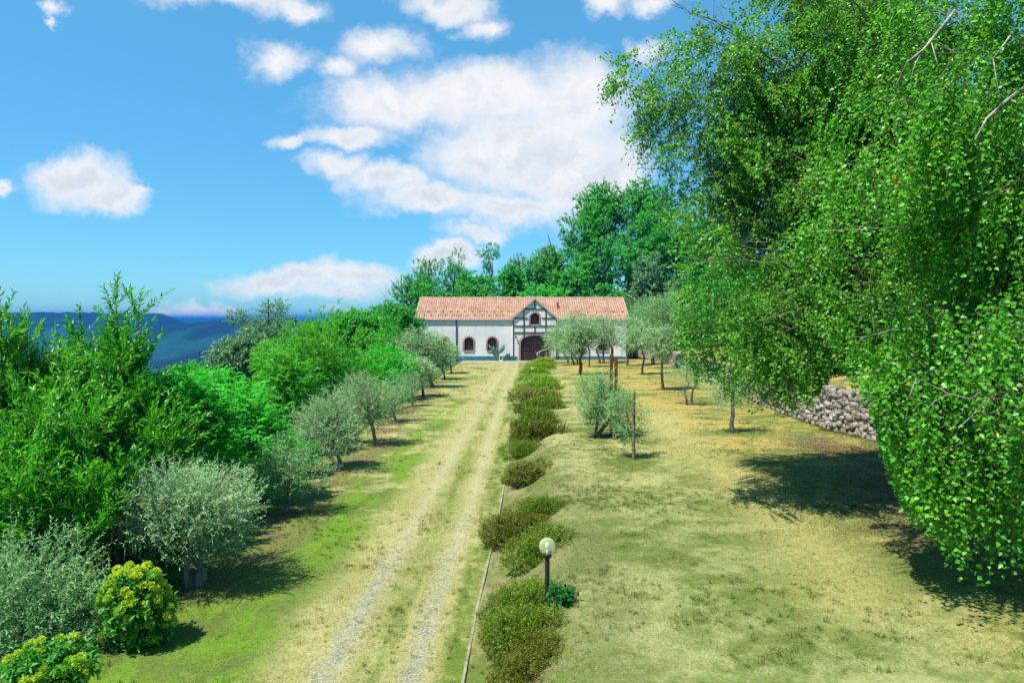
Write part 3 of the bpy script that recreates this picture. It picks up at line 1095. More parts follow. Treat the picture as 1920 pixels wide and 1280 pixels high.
wl = MB()
wall_with_holes(wl, [(XL, .60), (GX0, .60), (GX0, EZ), (XL, EZ)], [OPEN['w0'], OPEN['w1'], OPEN['w2']], 0.0, .28)
wall_with_holes(wl, [(GX1, .60), (XR, .60), (XR, EZ), (GX1, EZ)], [OPEN['w4'], OPEN['w5']], 0.0, .28)
for x in (XL, XR):
    wl.add([(x, 0, -.3), (x, DEP, -.3), (x, DEP, EZ), (x, RY, RZ - .12), (x, 0, EZ)], [(0, 1, 2, 3, 4)])
wl.add([(XL, DEP, -.3), (XR, DEP, -.3), (XR, DEP, EZ), (XL, DEP, EZ)], [(0, 1, 2, 3)])
wl.build('wall', M['plaster'], house)
gw = MB()
gyf = -0.16
wall_with_holes(gw, [(GX0, -.1), (GX0 + .98, -.1), (GX0 + .98, 0), (GX1 - .98, 0), (GX1 - .98, -.1), (GX1, -.1), (GX1, EZ + .05), (GXC, GAP - .12), (GX0, EZ + .05)],
                [GOPEN['w3'], arch_loop(GXC, 1.88, 0.02, 2.40, .98)], gyf, .34)
for x in (GX0, GX1):
    gw.add([(x, gyf, -.1), (x, .3, -.1), (x, .3, EZ + .05), (x, gyf, EZ + .05)], [(0, 1, 2, 3)])
gw.build('gable_wall', M['plaster'], house)
pl = MB()
pl.box(XL - .03, GX0, -.03, .1, -.3, .60)
pl.box(GX1, XR + .03, -.03, .1, -.3, .60)
pl.box(GX0 + .16, GXC - 2.30, gyf - .03, gyf + .06, -.3, .58)
pl.box(GXC + 2.30, GX1 - .16, gyf - .03, gyf + .06, -.3, .58)
pl.build('plinth', M['plinth_blue'], house)


def main_roof_z(y):
    return EZ + (y + OV) * (RZ - EZ) / (RY + OV)


def gable_roof_z(x):
    return GAP - abs(x - GXC) * (GAP - 5.45) / (GXC - (-.22))


def tiles(mb, corner, ux, uy, un, nx, ny, wx, ly, keep):
    """barrel tiles laid in rows; every tile is its own island"""
    for j in range(ny):
        for i in range(nx):
            c = corner + ux * (i * wx) + uy * (j * ly)
            if not keep(c + ux * (wx / 2) + uy * (ly / 2)):
                continue
            vs = []
            for jj, (dy, lift) in enumerate(((-.03, .055), (ly, .0))):
                for k in range(6):
                    f = k / 5
                    hgt = .075 * math.sin(math.pi * min(1, f / .72)) if f < .72 else -.012
                    vs.append(c + ux * (f * wx * .985) + uy * dy + un * (hgt + lift))
            for k in range(6):
                vs.append(vs[k] - un * .05)
            fs = [(k, k + 1, k + 7, k + 6) for k in range(5)] + [(k + 12, k + 13, k + 1, k) for k in range(5)]
            mb.add(vs, fs)


rx0, rx1 = XL - .6, XR + .4
slope = Vector((0, RY + OV, RZ - EZ))
slen = slope.length
uy = slope.normalized()
un = Vector((1, 0, 0)).cross(uy).normalized()
ny, nx = 16, 92
tm = MB()
tiles(tm, Vector((rx0, -OV, EZ)), Vector((1, 0, 0)), uy, un, nx, ny, (rx1 - rx0) / nx, slen / ny,
      lambda p: not (gable_roof_z(p.x) > p.z + .0 and -.35 < p.x < 6.45 and p.z < GAP))
roof = tm.build('roof', M['tile'], house)
dk = MB()      # deck under the tiles, back slope and ridge
for (xa, xb) in ((rx0, -.30), (6.38, rx1)):
    dk.add([(xa, -OV + .02, EZ - .06), (xb, -OV + .02, EZ - .06), (xb, RY, RZ - .06), (xa, RY, RZ - .06)], [(0, 1, 2, 3)])
dk.add([(rx0, RY, RZ - .06), (rx1, RY, RZ - .06), (rx1, DEP + .45, EZ - .06), (rx0, DEP + .45, EZ - .06)], [(0, 1, 2, 3)])
dk.build('roof_deck', M['rust_pipe'], roof)
rg = MB()
for i in range(62):
    a = rx0 + i * (rx1 - rx0) / 62
    rg.tube([(a, RY, RZ + .02), (a + (rx1 - rx0) / 62 - .012, RY, RZ + .035)], .13, 7)
rg.build('ridge_tile', M['tile'], roof)
for vx in (rx0 - .02, rx1 + .02):
    MB().bar((vx, -OV - .01, EZ + .02), (vx, RY, RZ + .02), .10, .2).build('bargeboard', M['bargeboard'], roof)
for ga, gb in ((rx0, -.35), (6.45, rx1)):
    MB().tube([(ga, -OV - .06, EZ - .03), (gb, -OV - .06, EZ - .03)], .06, 7).build('gutter', M['bargeboard'], roof)
# gable roof
for sx, nm in ((-1, 'l'), (1, 'r')):
    half = GXC + .22
    ed = Vector((GXC + sx * half, -.34, 5.45))
    up_ = Vector((-sx * half, 0, GAP - 5.45))
    L_ = up_.length
    up_.normalize()
    ua = Vector((0, 1, 0)) * 1.0
    n_ = up_.cross(ua) if sx < 0 else ua.cross(up_)
    n_ = n_ if n_.z > 0 else -n_
    t2 = MB()
    tiles(t2, ed, ua, up_, n_, 16, 11, .33, L_ / 11, lambda p: main_roof_z(p.y) < p.z + .12)
    gr = t2.build('gable_roof', M['tile'], house)
    bb = MB()
    bb.bar((ed.x, -.37, ed.z - .02), (GXC, -.37, GAP - .02), .10, .20)
    bb.build('bargeboard', M['bargeboard'], gr)
    dd = MB()
    dd.add([(ed.x, -.32, ed.z - .09), (GXC, -.32, GAP - .09), (GXC, 4.9, GAP - .09), (ed.x, .2, ed.z - .09)], [(0, 1, 2, 3)])
    dd.build('soffit', M['timber_dark'], gr)
# timber frame of the gable
tb = MB()
ty = gyf - .035


def tbar(x0, z0, x1, z1, wd=.14):
    tb.bar((x0, ty, z0), (x1, ty, z1), wd, .10, (0, 1, 0))


for x, z0, z1 in ((GX0 + .075, -.05, 5.35), (GX1 - .075, -.05, 5.35)):
    tbar(x, z0, x, z1, .12)
tbar(1.58, 3.06, 1.58, 7.0)
tbar(4.50, 3.06, 4.50, 7.0)
for z, x0, x1 in ((6.86, 1.66, 4.42), (5.66, .18, 1.50), (5.66, 4.58, 5.87), (5.66, 1.66, 2.1), (5.66, 3.98, 4.42), (4.62, .18, 1.50), (4.62, 1.66, 4.42), (4.62, 4.58, 5.87), (3.74, .18, 1.50), (3.74, 1.66, 4.42), (3.74, 4.58, 5.87)):
    tbar(x0, z, x1, z, .14)
tbar(GXC, 6.95, GXC, 8.1)
tbar(GXC, 3.83, GXC, 4.54)
tb.build('timber_frame', M['timber_dark'], house)
for bx, bz in ((1.78, 6.98), (4.3, 6.98), (.55, 5.98), (5.53, 5.98)):
    MB().box(bx - .11, bx + .11, -.33, gyf - .05, bz, bz + .22).build('bracket', M['timber_dark'], house)
dp = MB()
dp.tube([(-7.4, -.09, EZ - .15), (-7.4, -.09, 0.0)], .075, 8)
dp.build('downpipe', M['timber_dark'], house)


def surround(loop, thick, y, name='brick_surround', parent=None, skip_bottom=True, step=.25):
    """alternating brick and plaster teeth round an arched opening"""
    mb = MB()
    pts = [Vector((x, 0, z)) for x, z in loop[1:]] + [Vector((loop[0][0], 0, loop[0][1]))]
    # walk the outline from bottom right up over the arch to bottom left
    acc, k = 0.0, 0
    for a, b in zip(pts[:-1], pts[1:]):
        d = b - a
        ln = d.length
        if ln < 1e-6:
            continue
        d.normalize()
        n = Vector((d.z, 0, -d.x))
        s = acc
        while s < ln:
            p = a + d * s
            tk = thick
            e = min(step * .50, step)
            q0, q1 = p + d * .005, p + d * e
            vs = []
            for yy_ in (y - .035, y + .05):
                for base_, t_ in ((q0, 0.0), (q1, 0.0), (q1, tk), (q0, tk)):
                    v = base_ + n * t_
                    vs.append((v.x, yy_, v.z))
            mb.add(vs, [(0, 1, 2, 3), (7, 6, 5, 4), (0, 4, 5, 1), (1, 5, 6, 2), (2, 6, 7, 3), (3, 7, 4, 0)])
            s += step
            k += 1
        acc = s - ln
    n_teeth = len(mb.f)
    for a, b in zip(pts[:-1], pts[1:]):
        d = (b - a)
        if d.length < 1e-6:
            continue
        d.normalize()
        n = Vector((d.z, 0, -d.x))
        vs = []
        for yy_ in (y - .028, y + .04):
            for base_, t_ in ((a, -.012), (b, -.012), (b, .07), (a, .07)):
                v = base_ + n * t_
                vs.append((v.x, yy_, v.z))
        mb.add(vs, [(0, 1, 2, 3), (7, 6, 5, 4), (0, 4, 5, 1), (1, 5, 6, 2), (2, 6, 7, 3), (3, 7, 4, 0)])
    o = mb.build(name, M['brick'], parent)
    o.data.materials.append(M['brick_pale'])
    for i, f in enumerate(o.data.polygons):
        f.material_index = 0 if i < n_teeth else 1
    return o


def arched_plate(loop, y, mb):
    n = len(loop)
    mb.add([(x, y, z) for x, z in loop], [tuple(range(n))])
    return mb


def shrink(loop, cx, cz, f):
    return [(cx + (x - cx) * f, cz + (z - cz) * f) for x, z in loop]


def window(loop, y):
    xs = [p[0] for p in loop]
    zs = [p[1] for p in loop]
    cx, x0, x1, z0, z1 = (min(xs) + max(xs)) / 2, min(xs), max(xs), min(zs), max(zs)
    cz = (z0 + z1) / 2
    fr = MB()
    inner = shrink(loop, cx, cz, .84)
    n = len(loop)
    vs = [(x, y + .16, z) for x, z in loop] + [(x, y + .16, z) for x, z in inner] + [(x, y + .22, z) for x, z in inner]
    fr.add(vs, [(i, (i + 1) % n, (i + 1) % n + n, i + n) for i in range(n)] + [(i + n, (i + 1) % n + n, (i + 1) % n + 2 * n, i + 2 * n) for i in range(n)])
    fr.box(cx - .035, cx + .035, y + .13, y + .19, z0 + .06, z1 - .06)
    fr.box(x0 + .05, x1 - .05, y + .12, y + .18, z0 + (z1 - z0) * .55, z0 + (z1 - z0) * .55 + .05)
    win = fr.build('window', M['door_wood'], house)
    arched_plate(loop, y + .21, MB()).build('pane', M['pane'], win)
    surround(loop, .24, y, parent=win)
    return win


for k in ('w0', 'w1', 'w2', 'w4', 'w5'):
    wdw = window(OPEN[k], 0.0)
    cx = (OPEN[k][0][0] + OPEN[k][1][0]) / 2
    MB().box(cx - .72, cx + .72, -.12, .05, 1.27, 1.345).build('sill', M['concrete'], wdw)
window(GOPEN['w3'], gyf)
# gate
gl_ = GOPEN['gate']
gate = MB()
gate.box(GXC - 1.87, GXC + 1.87, gyf + .20, gyf + .26, .03, 1.42)
for i in range(15):
    x = GXC - 1.86 + i * 3.72 / 14
    top = 2.40 + .95 * math.sqrt(max(0, 1 - ((x - GXC) / 1.88) ** 2))
    gate.box(x - .03, x + .03, gyf + .16, gyf + .20, .05, max(1.5, top - .03))
for z in (1.42, 2.30):
    gate.box(GXC - 1.86, GXC + 1.86, gyf + .13, gyf + .19, z, z + .10)
gate.box(GXC - .07, GXC + .07, gyf + .12, gyf + .18, .03, 3.3)
gd = gate.build('door', M['door_wood'], house)
arched_plate([(x, max(z, 1.43)) if z < 1.43 else (x, z) for x, z in gl_], gyf + .24, MB()).build('pane', M['pane'], gd)
surround(gl_, .27, gyf, parent=gd)
MB().box(GXC + .12, GXC + .18, gyf + .06, gyf + .12, 1.0, 1.3).build('handle', M['metal_grey'], gd)
# roof fittings
for i in range(24):
    row = i % 2
    xx = rx0 + 1.1 + i * .49 + .12 * math.sin(i * 3.1)
    yv = .55 + row * .95
    zz = main_roof_z(yv) + .10
    MB().add([(xx - .09, yv, zz - .02), (xx + .09, yv, zz - .02), (xx + .09, yv + .03, zz + .15), (xx - .09, yv + .03, zz + .15),
              (xx - .09, yv + .22, zz + .08), (xx + .09, yv + .22, zz + .08)], [(0, 1, 2, 3), (3, 2, 5, 4), (0, 3, 4), (1, 5, 2)]).build('snow_guard', M['rust_pipe'], roof)
for i in range(14):
    row = i % 2
    xx = 7.4 + i * .58
    yv = .55 + row * .95
    zz = main_roof_z(yv) + .10
    MB().add([(xx - .09, yv, zz - .02), (xx + .09, yv, zz - .02), (xx + .09, yv + .03, zz + .15), (xx - .09, yv + .03, zz + .15),
              (xx - .09, yv + .22, zz + .08), (xx + .09, yv + .22, zz + .08)], [(0, 1, 2, 3), (3, 2, 5, 4), (0, 3, 4), (1, 5, 2)]).build('snow_guard', M['rust_pipe'], roof)
ch = MB()
zc = main_roof_z(2.8)
ch.tube([(6.25, 2.8, zc - .2), (6.25, 2.8, zc + .62)], .13, 10)
ch.tube([(6.25, 2.8, zc + .64), (6.25, 2.8, zc + .74)], [.19, .12], 10)
ch.box(6.05, 6.6, 2.45, 2.62, main_roof_z(2.5) + .05, main_roof_z(2.5) + .16)
ch.build('chimney', M['rust_pipe'], roof)
# lantern on the wall
lm = MB()
lm.tube([(.52, gyf, 3.35), (.52, gyf - .22, 3.42), (.52, gyf - .22, 3.3)], .025, 5)
lm.lathe([(.05, 2.92), (.11, 3.2), (.13, 3.22), (.03, 3.32)], 8, (.52, gyf - .22, 0))
lm.build('wall_lantern', M['metal_black'], house)

# things standing against the front of the house
rs = random.Random(4)


def paddle_plant(name, x, y, h, n, label, cat, mat, group=None):
    b = (x, HY0 + y, HZG)
    root = empty(name, b)
    tag(root, label, cat, group)
    st = MB()
    for i in range(n):
        a = rs.uniform(-1.0, 1.0)
        tip = Vector((a * h * .55, rs.uniform(-.3, .1), h * rs.uniform(.55, 1.0)))
        mid_ = Vector((a * h * .15, 0, tip.z * .5))
        wv = .13 * rs.uniform(.8, 1.3)
        st.tube([(0.1 * a, 0, -.05), mid_, tip * .8 + Vector((0, 0, .1)), tip], [.06, wv, wv * 1.1, .02], 6)
    st.build('stem', mat, root, True)
    return root


M['agave'] = simple_mat('agave', (0.03, 0.11, 0.10), (0.09, 0.22, 0.16), 5, .6, .3)
paddle_plant('cactus', -2.0, -.75, 2.3, 11, 'tall blue green cactus with upright arms against the white farmhouse wall', 'cactus', M['agave'])
paddle_plant('cactus', -.35, -.6, 1.1, 6, 'short cactus beside the dark corner post of the timber gable', 'cactus', M['agave'])
sh = empty('garden_shrine', (-1.45, HY0 - 1.0, HZG))
tag(sh, 'small white garden shrine with a peaked top at the foot of the farmhouse wall', 'shrine')
MB().box(-.22, .22, -.18, .18, -.1, .75).add([(-.3, -.22, .75), (.3, -.22, .75), (0, -.22, 1.05), (-.3, .22, .75), (.3, .22, .75), (0, .22, 1.05)],
    [(0, 1, 2), (5, 4, 3), (0, 2, 5, 3), (1, 4, 5, 2), (0, 3, 4, 1)]).build('housing', M['white_paint'], sh)
MB().box(-.13, .13, -.20, -.183, .2, .62).build('niche', M['pane'], sh)
# handrail by the gate
hr = empty('handrail', tuple(hit(1022, 668)))
hb = hr.location
tag(hr, 'thin pale handrail curving down in front of the big arched gate', 'handrail')
HRP = [at(1008, 668, 84), at(1007, 663, 84), at(1012, 659, 84.3), at(1024, 655, 86), at(1038, 651, 88), at(1044, 650, 89)]
MB().tube([p - hb for p in HRP], .075, 8).build('rail', M['metal_grey'], hr, True)
for p in (HRP[2], HRP[3], HRP[4]):
    gz = float(ground_z(p.x, p.y)) - .1
    MB().tube([Vector((p.x, p.y, gz)) - hb, p - hb], .05, 6).build('post', M['metal_grey'], hr)

# ------------------------------------------------------------------ globe lamps, rock, timber stand, wall
def globe_lamp(base, h, label, tilt=0.0):
    root = empty('globe_lamp', tuple(base))
    root.rotation_euler = (0, tilt, 0)
    tag(root, label, 'lamp', 'globe lamps in the shrub bed')
    post = MB()
    post.lathe([(.035, -.1), (.035, h - .10), (.028, h - .095), (.028, h - .07)], 14)
    post.build('post', M['metal_black'], root, True)
    col = MB()
    col.lathe([(.036, h - .12), (.062, h - .09), (.066, h - .055), (.05, h - .04)], 16)
    col.build('collar', M['metal_black'], root, True)
    g = MB()
    prof = []
    for i in range(15):
        a = -math.pi / 2 + .42 + (math.pi - .43) * i / 14
        prof.append((max(.002, .125 * math.cos(a)), h + .068 + .125 * math.sin(a)))
    g.lathe(prof, 28)
    glb = g.build('globe', M['globe_glass'], root, True)
    b = MB()
    b.lathe([(.022, h - .045), (.022, h + .0), (.016, h + .02), (.030, h + .06), (.030, h + .10), (.012, h + .125)], 12)
    b.build('bulb', M['white_paint'], glb, True)


P = hit(1026, 1141)
globe_lamp(P, .83, 'clear globe lamp on a black post among the shrubs nearest the camera')
P2 = hit(1002, 716)
globe_lamp(P2, 1.02, 'distant clear globe lamp on a leaning black post beside a grey rock', R(-9))


def boulder(name, loc, s, label, seed, cat='rock', mat='rock'):
    rng = np.random.RandomState(seed)
    import bmesh
    bm = bmesh.new()
    bmesh.ops.create_icosphere(bm, subdivisions=3, radius=1)
    for v in bm.verts:
        d = v.co.normalized()
        k = 1 + .22 * math.sin(d.x * 4 + seed) * math.sin(d.y * 3.3 + 1) + .13 * math.sin(d.z * 7 + d.x * 5)
        v.co = Vector((d.x * s[0] * k, d.y * s[1] * k, d.z * s[2] * k + s[2] * .45))
    me = bpy.data.meshes.new(name)
    bm.to_mesh(me)
    bm.free()
    o = link(name, me, None, [M[mat]])
    o.location = loc
    o.rotation_euler = (0, 0, rng.uniform(0, 6))
    tag(o, label, cat)


boulder('rock', tuple(P2 + Vector((-.15, -.35, -.05))), (.55, .35, .24), 'pale grey rock at the foot of the distant globe lamp', 2)

# twin post timber stand on the right lawn
PS = hit(1150, 818)
stand = empty('timber_stand', tuple(PS))
tag(stand, 'rusty brown twin post timber stand with splayed braces on the right lawn', 'timber stand')
ST_Y = PS.y
s_px = ST_Y / FPX
hpost = (818 - 664) * s_px
for dx, hh in ((-4.5 * s_px, hpost), (4.5 * s_px, hpost * .965)):
    MB().box(dx - .05, dx + .05, -.06, .06, -.1, hh).build('post', M['timber_red'], stand)
for z in (.9 * hpost, .45 * hpost, .24 * hpost):
    MB().tube([(-.16, -.02, z), (.16, -.02, z + .02)], .018, 8).build('bolt', M['metal_grey'], stand)
MB().bar((-.17, -.085, .5 * hpost), (.17, -.085, .5 * hpost), .05, .12).build('crosspiece', M['timber_red'], stand)
for ang in (200, 265, 340, 80):
    a = R(ang)
    dx, dy = math.cos(a), math.sin(a)
    MB().bar((dx * .66, dy * .66, .04), (dx * .10, dy * .10, .66), .11, .10).build('brace', M['timber_old'], stand)
    MB().bar((dx * .82, dy * .82, .045), (dx * .1, dy * .1, .045), .12, .09).build('foot', M['timber_old'], stand)

# dry stone wall
root = empty('stone_wall', tuple(WALL[3]))
tag(root, 'dry stone retaining wall of rounded rubble below the golden terrace', 'wall')
wo_ = Vector(root.location)
core = MB()
cv, cf = [], []
SS = np.linspace(0, len(WALL) - 1, 60)
for s in SS:
    p, h = wall_pt(float(s))
    for off, z in ((0.10, -.3), (0.16, h - .12), (0.55, h - .14), (.55, -.3)):
        cv.append((p.x + off * .93 - wo_.x, p.y + off * .38 - wo_.y, p.z + z - wo_.z))
for i in range(len(SS) - 1):
    for k in range(4):
        k2 = (k + 1) % 4
        cf.append((i * 4 + k, i * 4 + k2, i * 4 + 4 + k2, i * 4 + 4 + k))
core.add(cv, cf)
core.build('core', M['mortar'], root)
rng = np.random.RandomState(8)
import bmesh
bm = bmesh.new()
bmesh.ops.create_icosphere(bm, subdivisions=2, radius=1)
ico = np.array([v.co[:] for v in bm.verts])
icoF = np.array([[v.index for v in f.verts] for f in bm.faces])
bm.free()
Vs, Fs, n0 = [], [], 0
cum = [0.0]
for a, b in zip(WALL[:-1], WALL[1:]):
    cum.append(cum[-1] + math.hypot(b.x - a.x, b.y - a.y))
total = cum[-1]
z = 0.0
while z < 1.62:
    hh = rng.uniform(.11, .20)
    dist_ = rng.uniform(0, .2)
    while dist_ < total:
        ww = rng.uniform(.11, .32)
        s = np.interp(dist_ + ww / 2, cum, range(len(WALL)))
        p, h = wall_pt(float(min(s, len(WALL) - 1.001)))
        i = min(int(s), len(WALL) - 2)
        tdir = (WALL[i + 1] - WALL[i])
        tdir.z = 0
        tdir.normalize()
        ndir = Vector((tdir.y, -tdir.x, 0))
        if ndir.x > 0:
            ndir = -ndir
        if z + hh * .5 < h:
            q = ico * (1 + .28 * np.sin(ico[:, [1, 2, 0]] * rng.uniform(2, 4) + rng.uniform(0, 6, 3)) * .8)
            q = np.sign(q) * np.abs(q) ** .58
            q = q * np.array([ww * .58, .17 + rng.uniform(0, .05), hh * .64])
            a = rng.normal(0, .45)
            ca, sa = math.cos(a), math.sin(a)
            q = np.stack([q[:, 0] * ca - q[:, 2] * sa, q[:, 1], q[:, 0] * sa + q[:, 2] * ca], 1)
            off = .10 + .05 * z + rng.normal(0, .035)
            W3 = np.stack([p.x + q[:, 0] * tdir.x + q[:, 1] * ndir.x + off * .93, p.y + q[:, 0] * tdir.y + q[:, 1] * ndir.y + off * .38, p.z + z + hh / 2 + rng.normal(0, .03) + q[:, 2]], 1)
            Vs.append(W3 - np.array(wo_))
            Fs.append(icoF + n0)
            n0 += len(ico)
        dist_ += ww
    z += hh * .92
me = np_mesh('stonework', np.concatenate(Vs), np.concatenate(Fs), True)
link('stonework', me, root, [M['stone']])

# ------------------------------------------------------------------ olives beside the drive and on the right lawn
OL, OLG = 'leaf_olive', 'leaf_olive_green'


def olive(base_px, box, label, n_tw, seed, leaf=OL, style='olive', trunks=((0, 0),), tr=.06, inner=.45, nl=7, limbs=9, group='olive trees along the drive', Y=None, lo=.42, hi=.62, base=None, fork=.35, cat='olive tree', name='olive_tree'):
    b = base if base is not None else hit(*base_px)
    if base is None and b.y > 84:
        yb_ = 84 - (seed % 5) * 2.6
        xb_ = at(base_px[0], 600, yb_).x
        b = Vector((xb_, yb_, float(ground_z(xb_, yb_))))
    Yc = b.y if Y is None else Y
    return make_tree(name, tuple(b), box_lobes(*box, Yc, seed, nl, lo=lo, hi=hi), n_tw, style, M[leaf], M['bark_grey'] if style == 'olive' else M['bark'], label, cat, group, seed,
                     trunks, tr, limbs, inner, fork=fork)


olive((362, 1102), (200, 465, 845, 1050), 'big round silvery olive tree on twin trunks near the bottom left of the lawn', 2100, 1, trunks=((-.06, 0), (.09, .03)), tr=.10, nl=10, limbs=16, inner=.35)
olive((535, 962), (478, 602, 815, 935), 'small thin olive tree tied to a dark stake left of the drive', 420, 2, OLG, tr=.05)
olive((633, 882), (560, 690, 725, 850), 'pale olive tree on two close trunks, second large one along the drive', 1250, 3, trunks=((-.08, 0), (.08, 0)), tr=.09, nl=8)
olive((706, 835), (628, 738, 695, 822), 'silvery leaning olive tree standing right behind the twin trunk olive', 1150, 4, tr=.07, nl=8)
olive((742, 792), (706, 776, 700, 775), 'dark little olive tree in the shade behind the silvery leaning olive', 520, 5, OLG, tr=.07)
olive((773, 762), (752, 795, 690, 745), 'slim short olive tree between the dark little olive and the bushy grey olive', 330, 6, tr=.06)
olive((795, 744), (752, 818, 665, 730), 'bushy grey olive tree on a short trunk before the tallest grey olive', 600, 7, style='olive_far', tr=.09)
olive((812, 727), (743, 828, 613, 692), 'tallest grey olive tree of the left row with a slanting inner limb', 1120, 8, style='olive_far', tr=.13, nl=8)
olive((834, 712), (800, 858, 637, 692), 'round topped olive tree on a thin straight trunk left of the far drive', 680, 9, style='olive_far', tr=.08)
olive((846, 700), (820, 866, 632, 682), 'last olive tree of the left row, closest to the farmhouse windows', 560, 10, style='olive_far', tr=.08)

# the stake beside the small olive
stk = MB().lathe([(.03, -.1), (.032, .02), (.028, 1.62), (.01, 1.66)], 8).build('stake', M['stake'])
stk.location = hit(541, 960)
tag(stk, 'dark wooden stake beside the small thin olive left of the drive', 'stake')

# right lawn
olive((1190, 858), (1152, 1226, 722, 842), 'young airy olive tree tied to a tall stake in front of the timber stand', 330, 21, 'leaf_olive_young', lo=.28, hi=.42, nl=10, tr=.03, inner=.2, group='olive trees on the right lawn', limbs=12, fork=.3)
stk = MB().lathe([(.045, -.1), (.047, .05), (.042, 1.95), (.03, 2.0)], 10).build('stake', M['stake'])
stk.location = hit(1188, 862)
tag(stk, 'thick round stake holding the young airy olive on the right lawn', 'stake')
olive((1120, 820), (1074, 1168, 694, 796), 'wide green olive bush growing around the left side of the timber stand', 1050, 22, 'leaf_olive_young', tr=.06, group='olive trees on the right lawn', nl=14, lo=.28, hi=.45, inner=.2, limbs=14)
olive((1376, 811), (1328, 1420, 690, 765), 'pale olive tree with a bare straight trunk in front of the stone wall', 420, 23, tr=.075, group='olive trees on the right lawn', fork=.7)
olive((1293, 759), (1245, 1335, 668, 734), 'olive tree on two thin parallel trunks left of the stone wall', 420, 24, OLG, trunks=((-.13, 0), (.13, .05)), tr=.08, group='olive trees on the right lawn', fork=.75)
olive((1244, 731), (1210, 1272, 605, 682), 'tall thin olive tree left of the two trunked olive', 660, 25, style='olive_far', tr=.08, group='olive trees on the right lawn', fork=.7)
olive((1204, 702), (1176, 1240, 598, 672), 'feathery olive tree on a dark trunk in the middle of the right lawn', 660, 26, style='olive_far', tr=.08, group='olive trees on the right lawn', fork=.7)
olive((1176, 686), (1150, 1204, 590, 660), 'olive tree half hidden behind the feathery one, before the far rubble wall', 600, 27, style='olive_far', tr=.09, group='olive trees on the right lawn', fork=.7)
olive((1149, 668), (1120, 1172, 585, 652), 'olive tree with a thick pale trunk rising behind the timber posts', 600, 28, 'leaf_olive', 'olive_far', tr=.16, group='olive trees on the right lawn', fork=.6)
olive((1129, 664), (1098, 1150, 588, 652), 'twin stemmed olive tree close to the right half of the farmhouse', 600, 29, 'leaf_olive', 'olive_far', trunks=((-.2, 0), (.2, 0)), tr=.16, group='olive trees on the right lawn', fork=.6)
olive((1105, 688), (1076, 1132, 600, 664), 'slender olive tree just right of the group beside the gate', 600, 30, OLG, 'olive_far', tr=.07, group='olive trees on the right lawn', fork=.6)
olive((1088, 702), (1036, 1120, 585, 675), 'biggest olive tree of the group that hides the right side of the gate', 1240, 31, 'leaf_olive', 'olive_far', tr=.13, group='olive trees on the right lawn', nl=9, fork=.5)
olive((1081, 684), (1030, 1085, 598, 668), 'double trunked olive tree behind the biggest one of the gate group', 600, 32, OLG, 'olive_far', trunks=((-.15, 0), (.15, .1)), tr=.13, group='olive trees on the right lawn', fork=.6)
olive((1066, 674), (1024, 1072, 600, 662), 'leftmost olive tree of the gate group, overlapping the gable corner', 560, 33, 'leaf_olive', 'olive_far', tr=.1, group='olive trees on the right lawn', fork=.6)
b_ = at(1256, 640, 62)
b_.z = max(float(ground_z(b_.x, b_.y)), b_.z - 1.2)
olive(None, (1192, 1296, 540, 626), 'large dark trunked olive tree at the back right below the woods', 1240, 34, OLG, 'olive_far', tr=.18, group='olive trees on the right lawn', nl=8, base=b_)
b_ = at(1225, 650, 70)
b_.z = float(ground_z(b_.x, b_.y))
olive(None, (1172, 1232, 560, 640), 'bluish olive tree standing left of the large dark trunked one', 840, 35, OLG, 'olive_far', tr=.15, group='olive trees on the right lawn', base=b_)

# ------------------------------------------------------------------ shrubs on the left slope
def slope_pt(px, Y):
    X = at(px, 700, Y).x
    return np.array([X, Y, float(ground_z(X, Y))])


def willow(name, base, cx_spread, n_stem, height, label, seed, leafn=22, side=27, lean=(0, 0), group='tall narrow leaved shrubs on the left slope', hvar=(.6, 1.0), LL=.145, LW=.040, leaf='leaf_willow'):
    """many upright shoots carrying long narrow leaves"""
    rng = np.random.RandomState(seed)
    root = empty(name, tuple(base))
    tag(root, label, 'shrub', group)
    wood, gl, gs = MB(), Geo(), Geo()
    for i in range(n_stem):
        a = rng.uniform(0, 6.28)
        rr = math.sqrt(rng.rand()) * cx_spread
        h = height * rng.uniform(*hvar) * (1 - .35 * (rr / cx_spread) ** 2)
        b = np.array([.25 * rr * math.cos(a), .25 * rr * math.sin(a), -.1])
        tp = np.array([rr * math.cos(a) + lean[0] * h, rr * math.sin(a) * .8 + lean[1] * h, h])
        q = bez(b, tp, .12, 6, .04, rng)
        wood.tube(q, list(np.linspace(.028, .006, 6)), 5)
        ns = side
        t = rng.uniform(.25, 1.0, ns) ** .7
        j = t * 5
        i0 = np.minimum(j.astype(int), 4)
        B = q[i0] + (q[i0 + 1] - q[i0]) * (j - i0)[:, None]
        ax = nrm(q[-1] - q[2])
        D = nrm(.75 * rdirs(rng, ns) + .75 * ax + .35 * UP)
        twigs(gl, gs, rng, B, D, rng.uniform(.45, 1.0, ns), leafn, LL, LW, .10, .55, False, .1, .35, .8, r0=.004, wpos=.4)
        # leading shoot
        twigs(gl, gs, rng, q[-1:] - ax * .2, ax[None], np.array([.75]), 26, LL, LW, .02, .5, False, .05, .3, .6, r0=.005, wpos=.4)
    wood.build('stem', M['bark'], root, True)
    nv, nt = gl.n, sum(len(x) for x in gl.T)
    V = np.concatenate(gl.V + gs.V)
    T = np.concatenate(gl.T + [x + nv for x in gs.T])
    me = np_mesh('foliage', V, T, True)
    me.materials.append(M[leaf])
    me.materials.append(M['bark'])
    mi = np.zeros(len(T), dtype=np.int32)
    mi[nt:] = 1
    me.polygons.foreach_set('material_index', mi)
    o = bpy.data.objects.new('foliage', me)
    COL.objects.link(o)
    o.parent = root
    return root


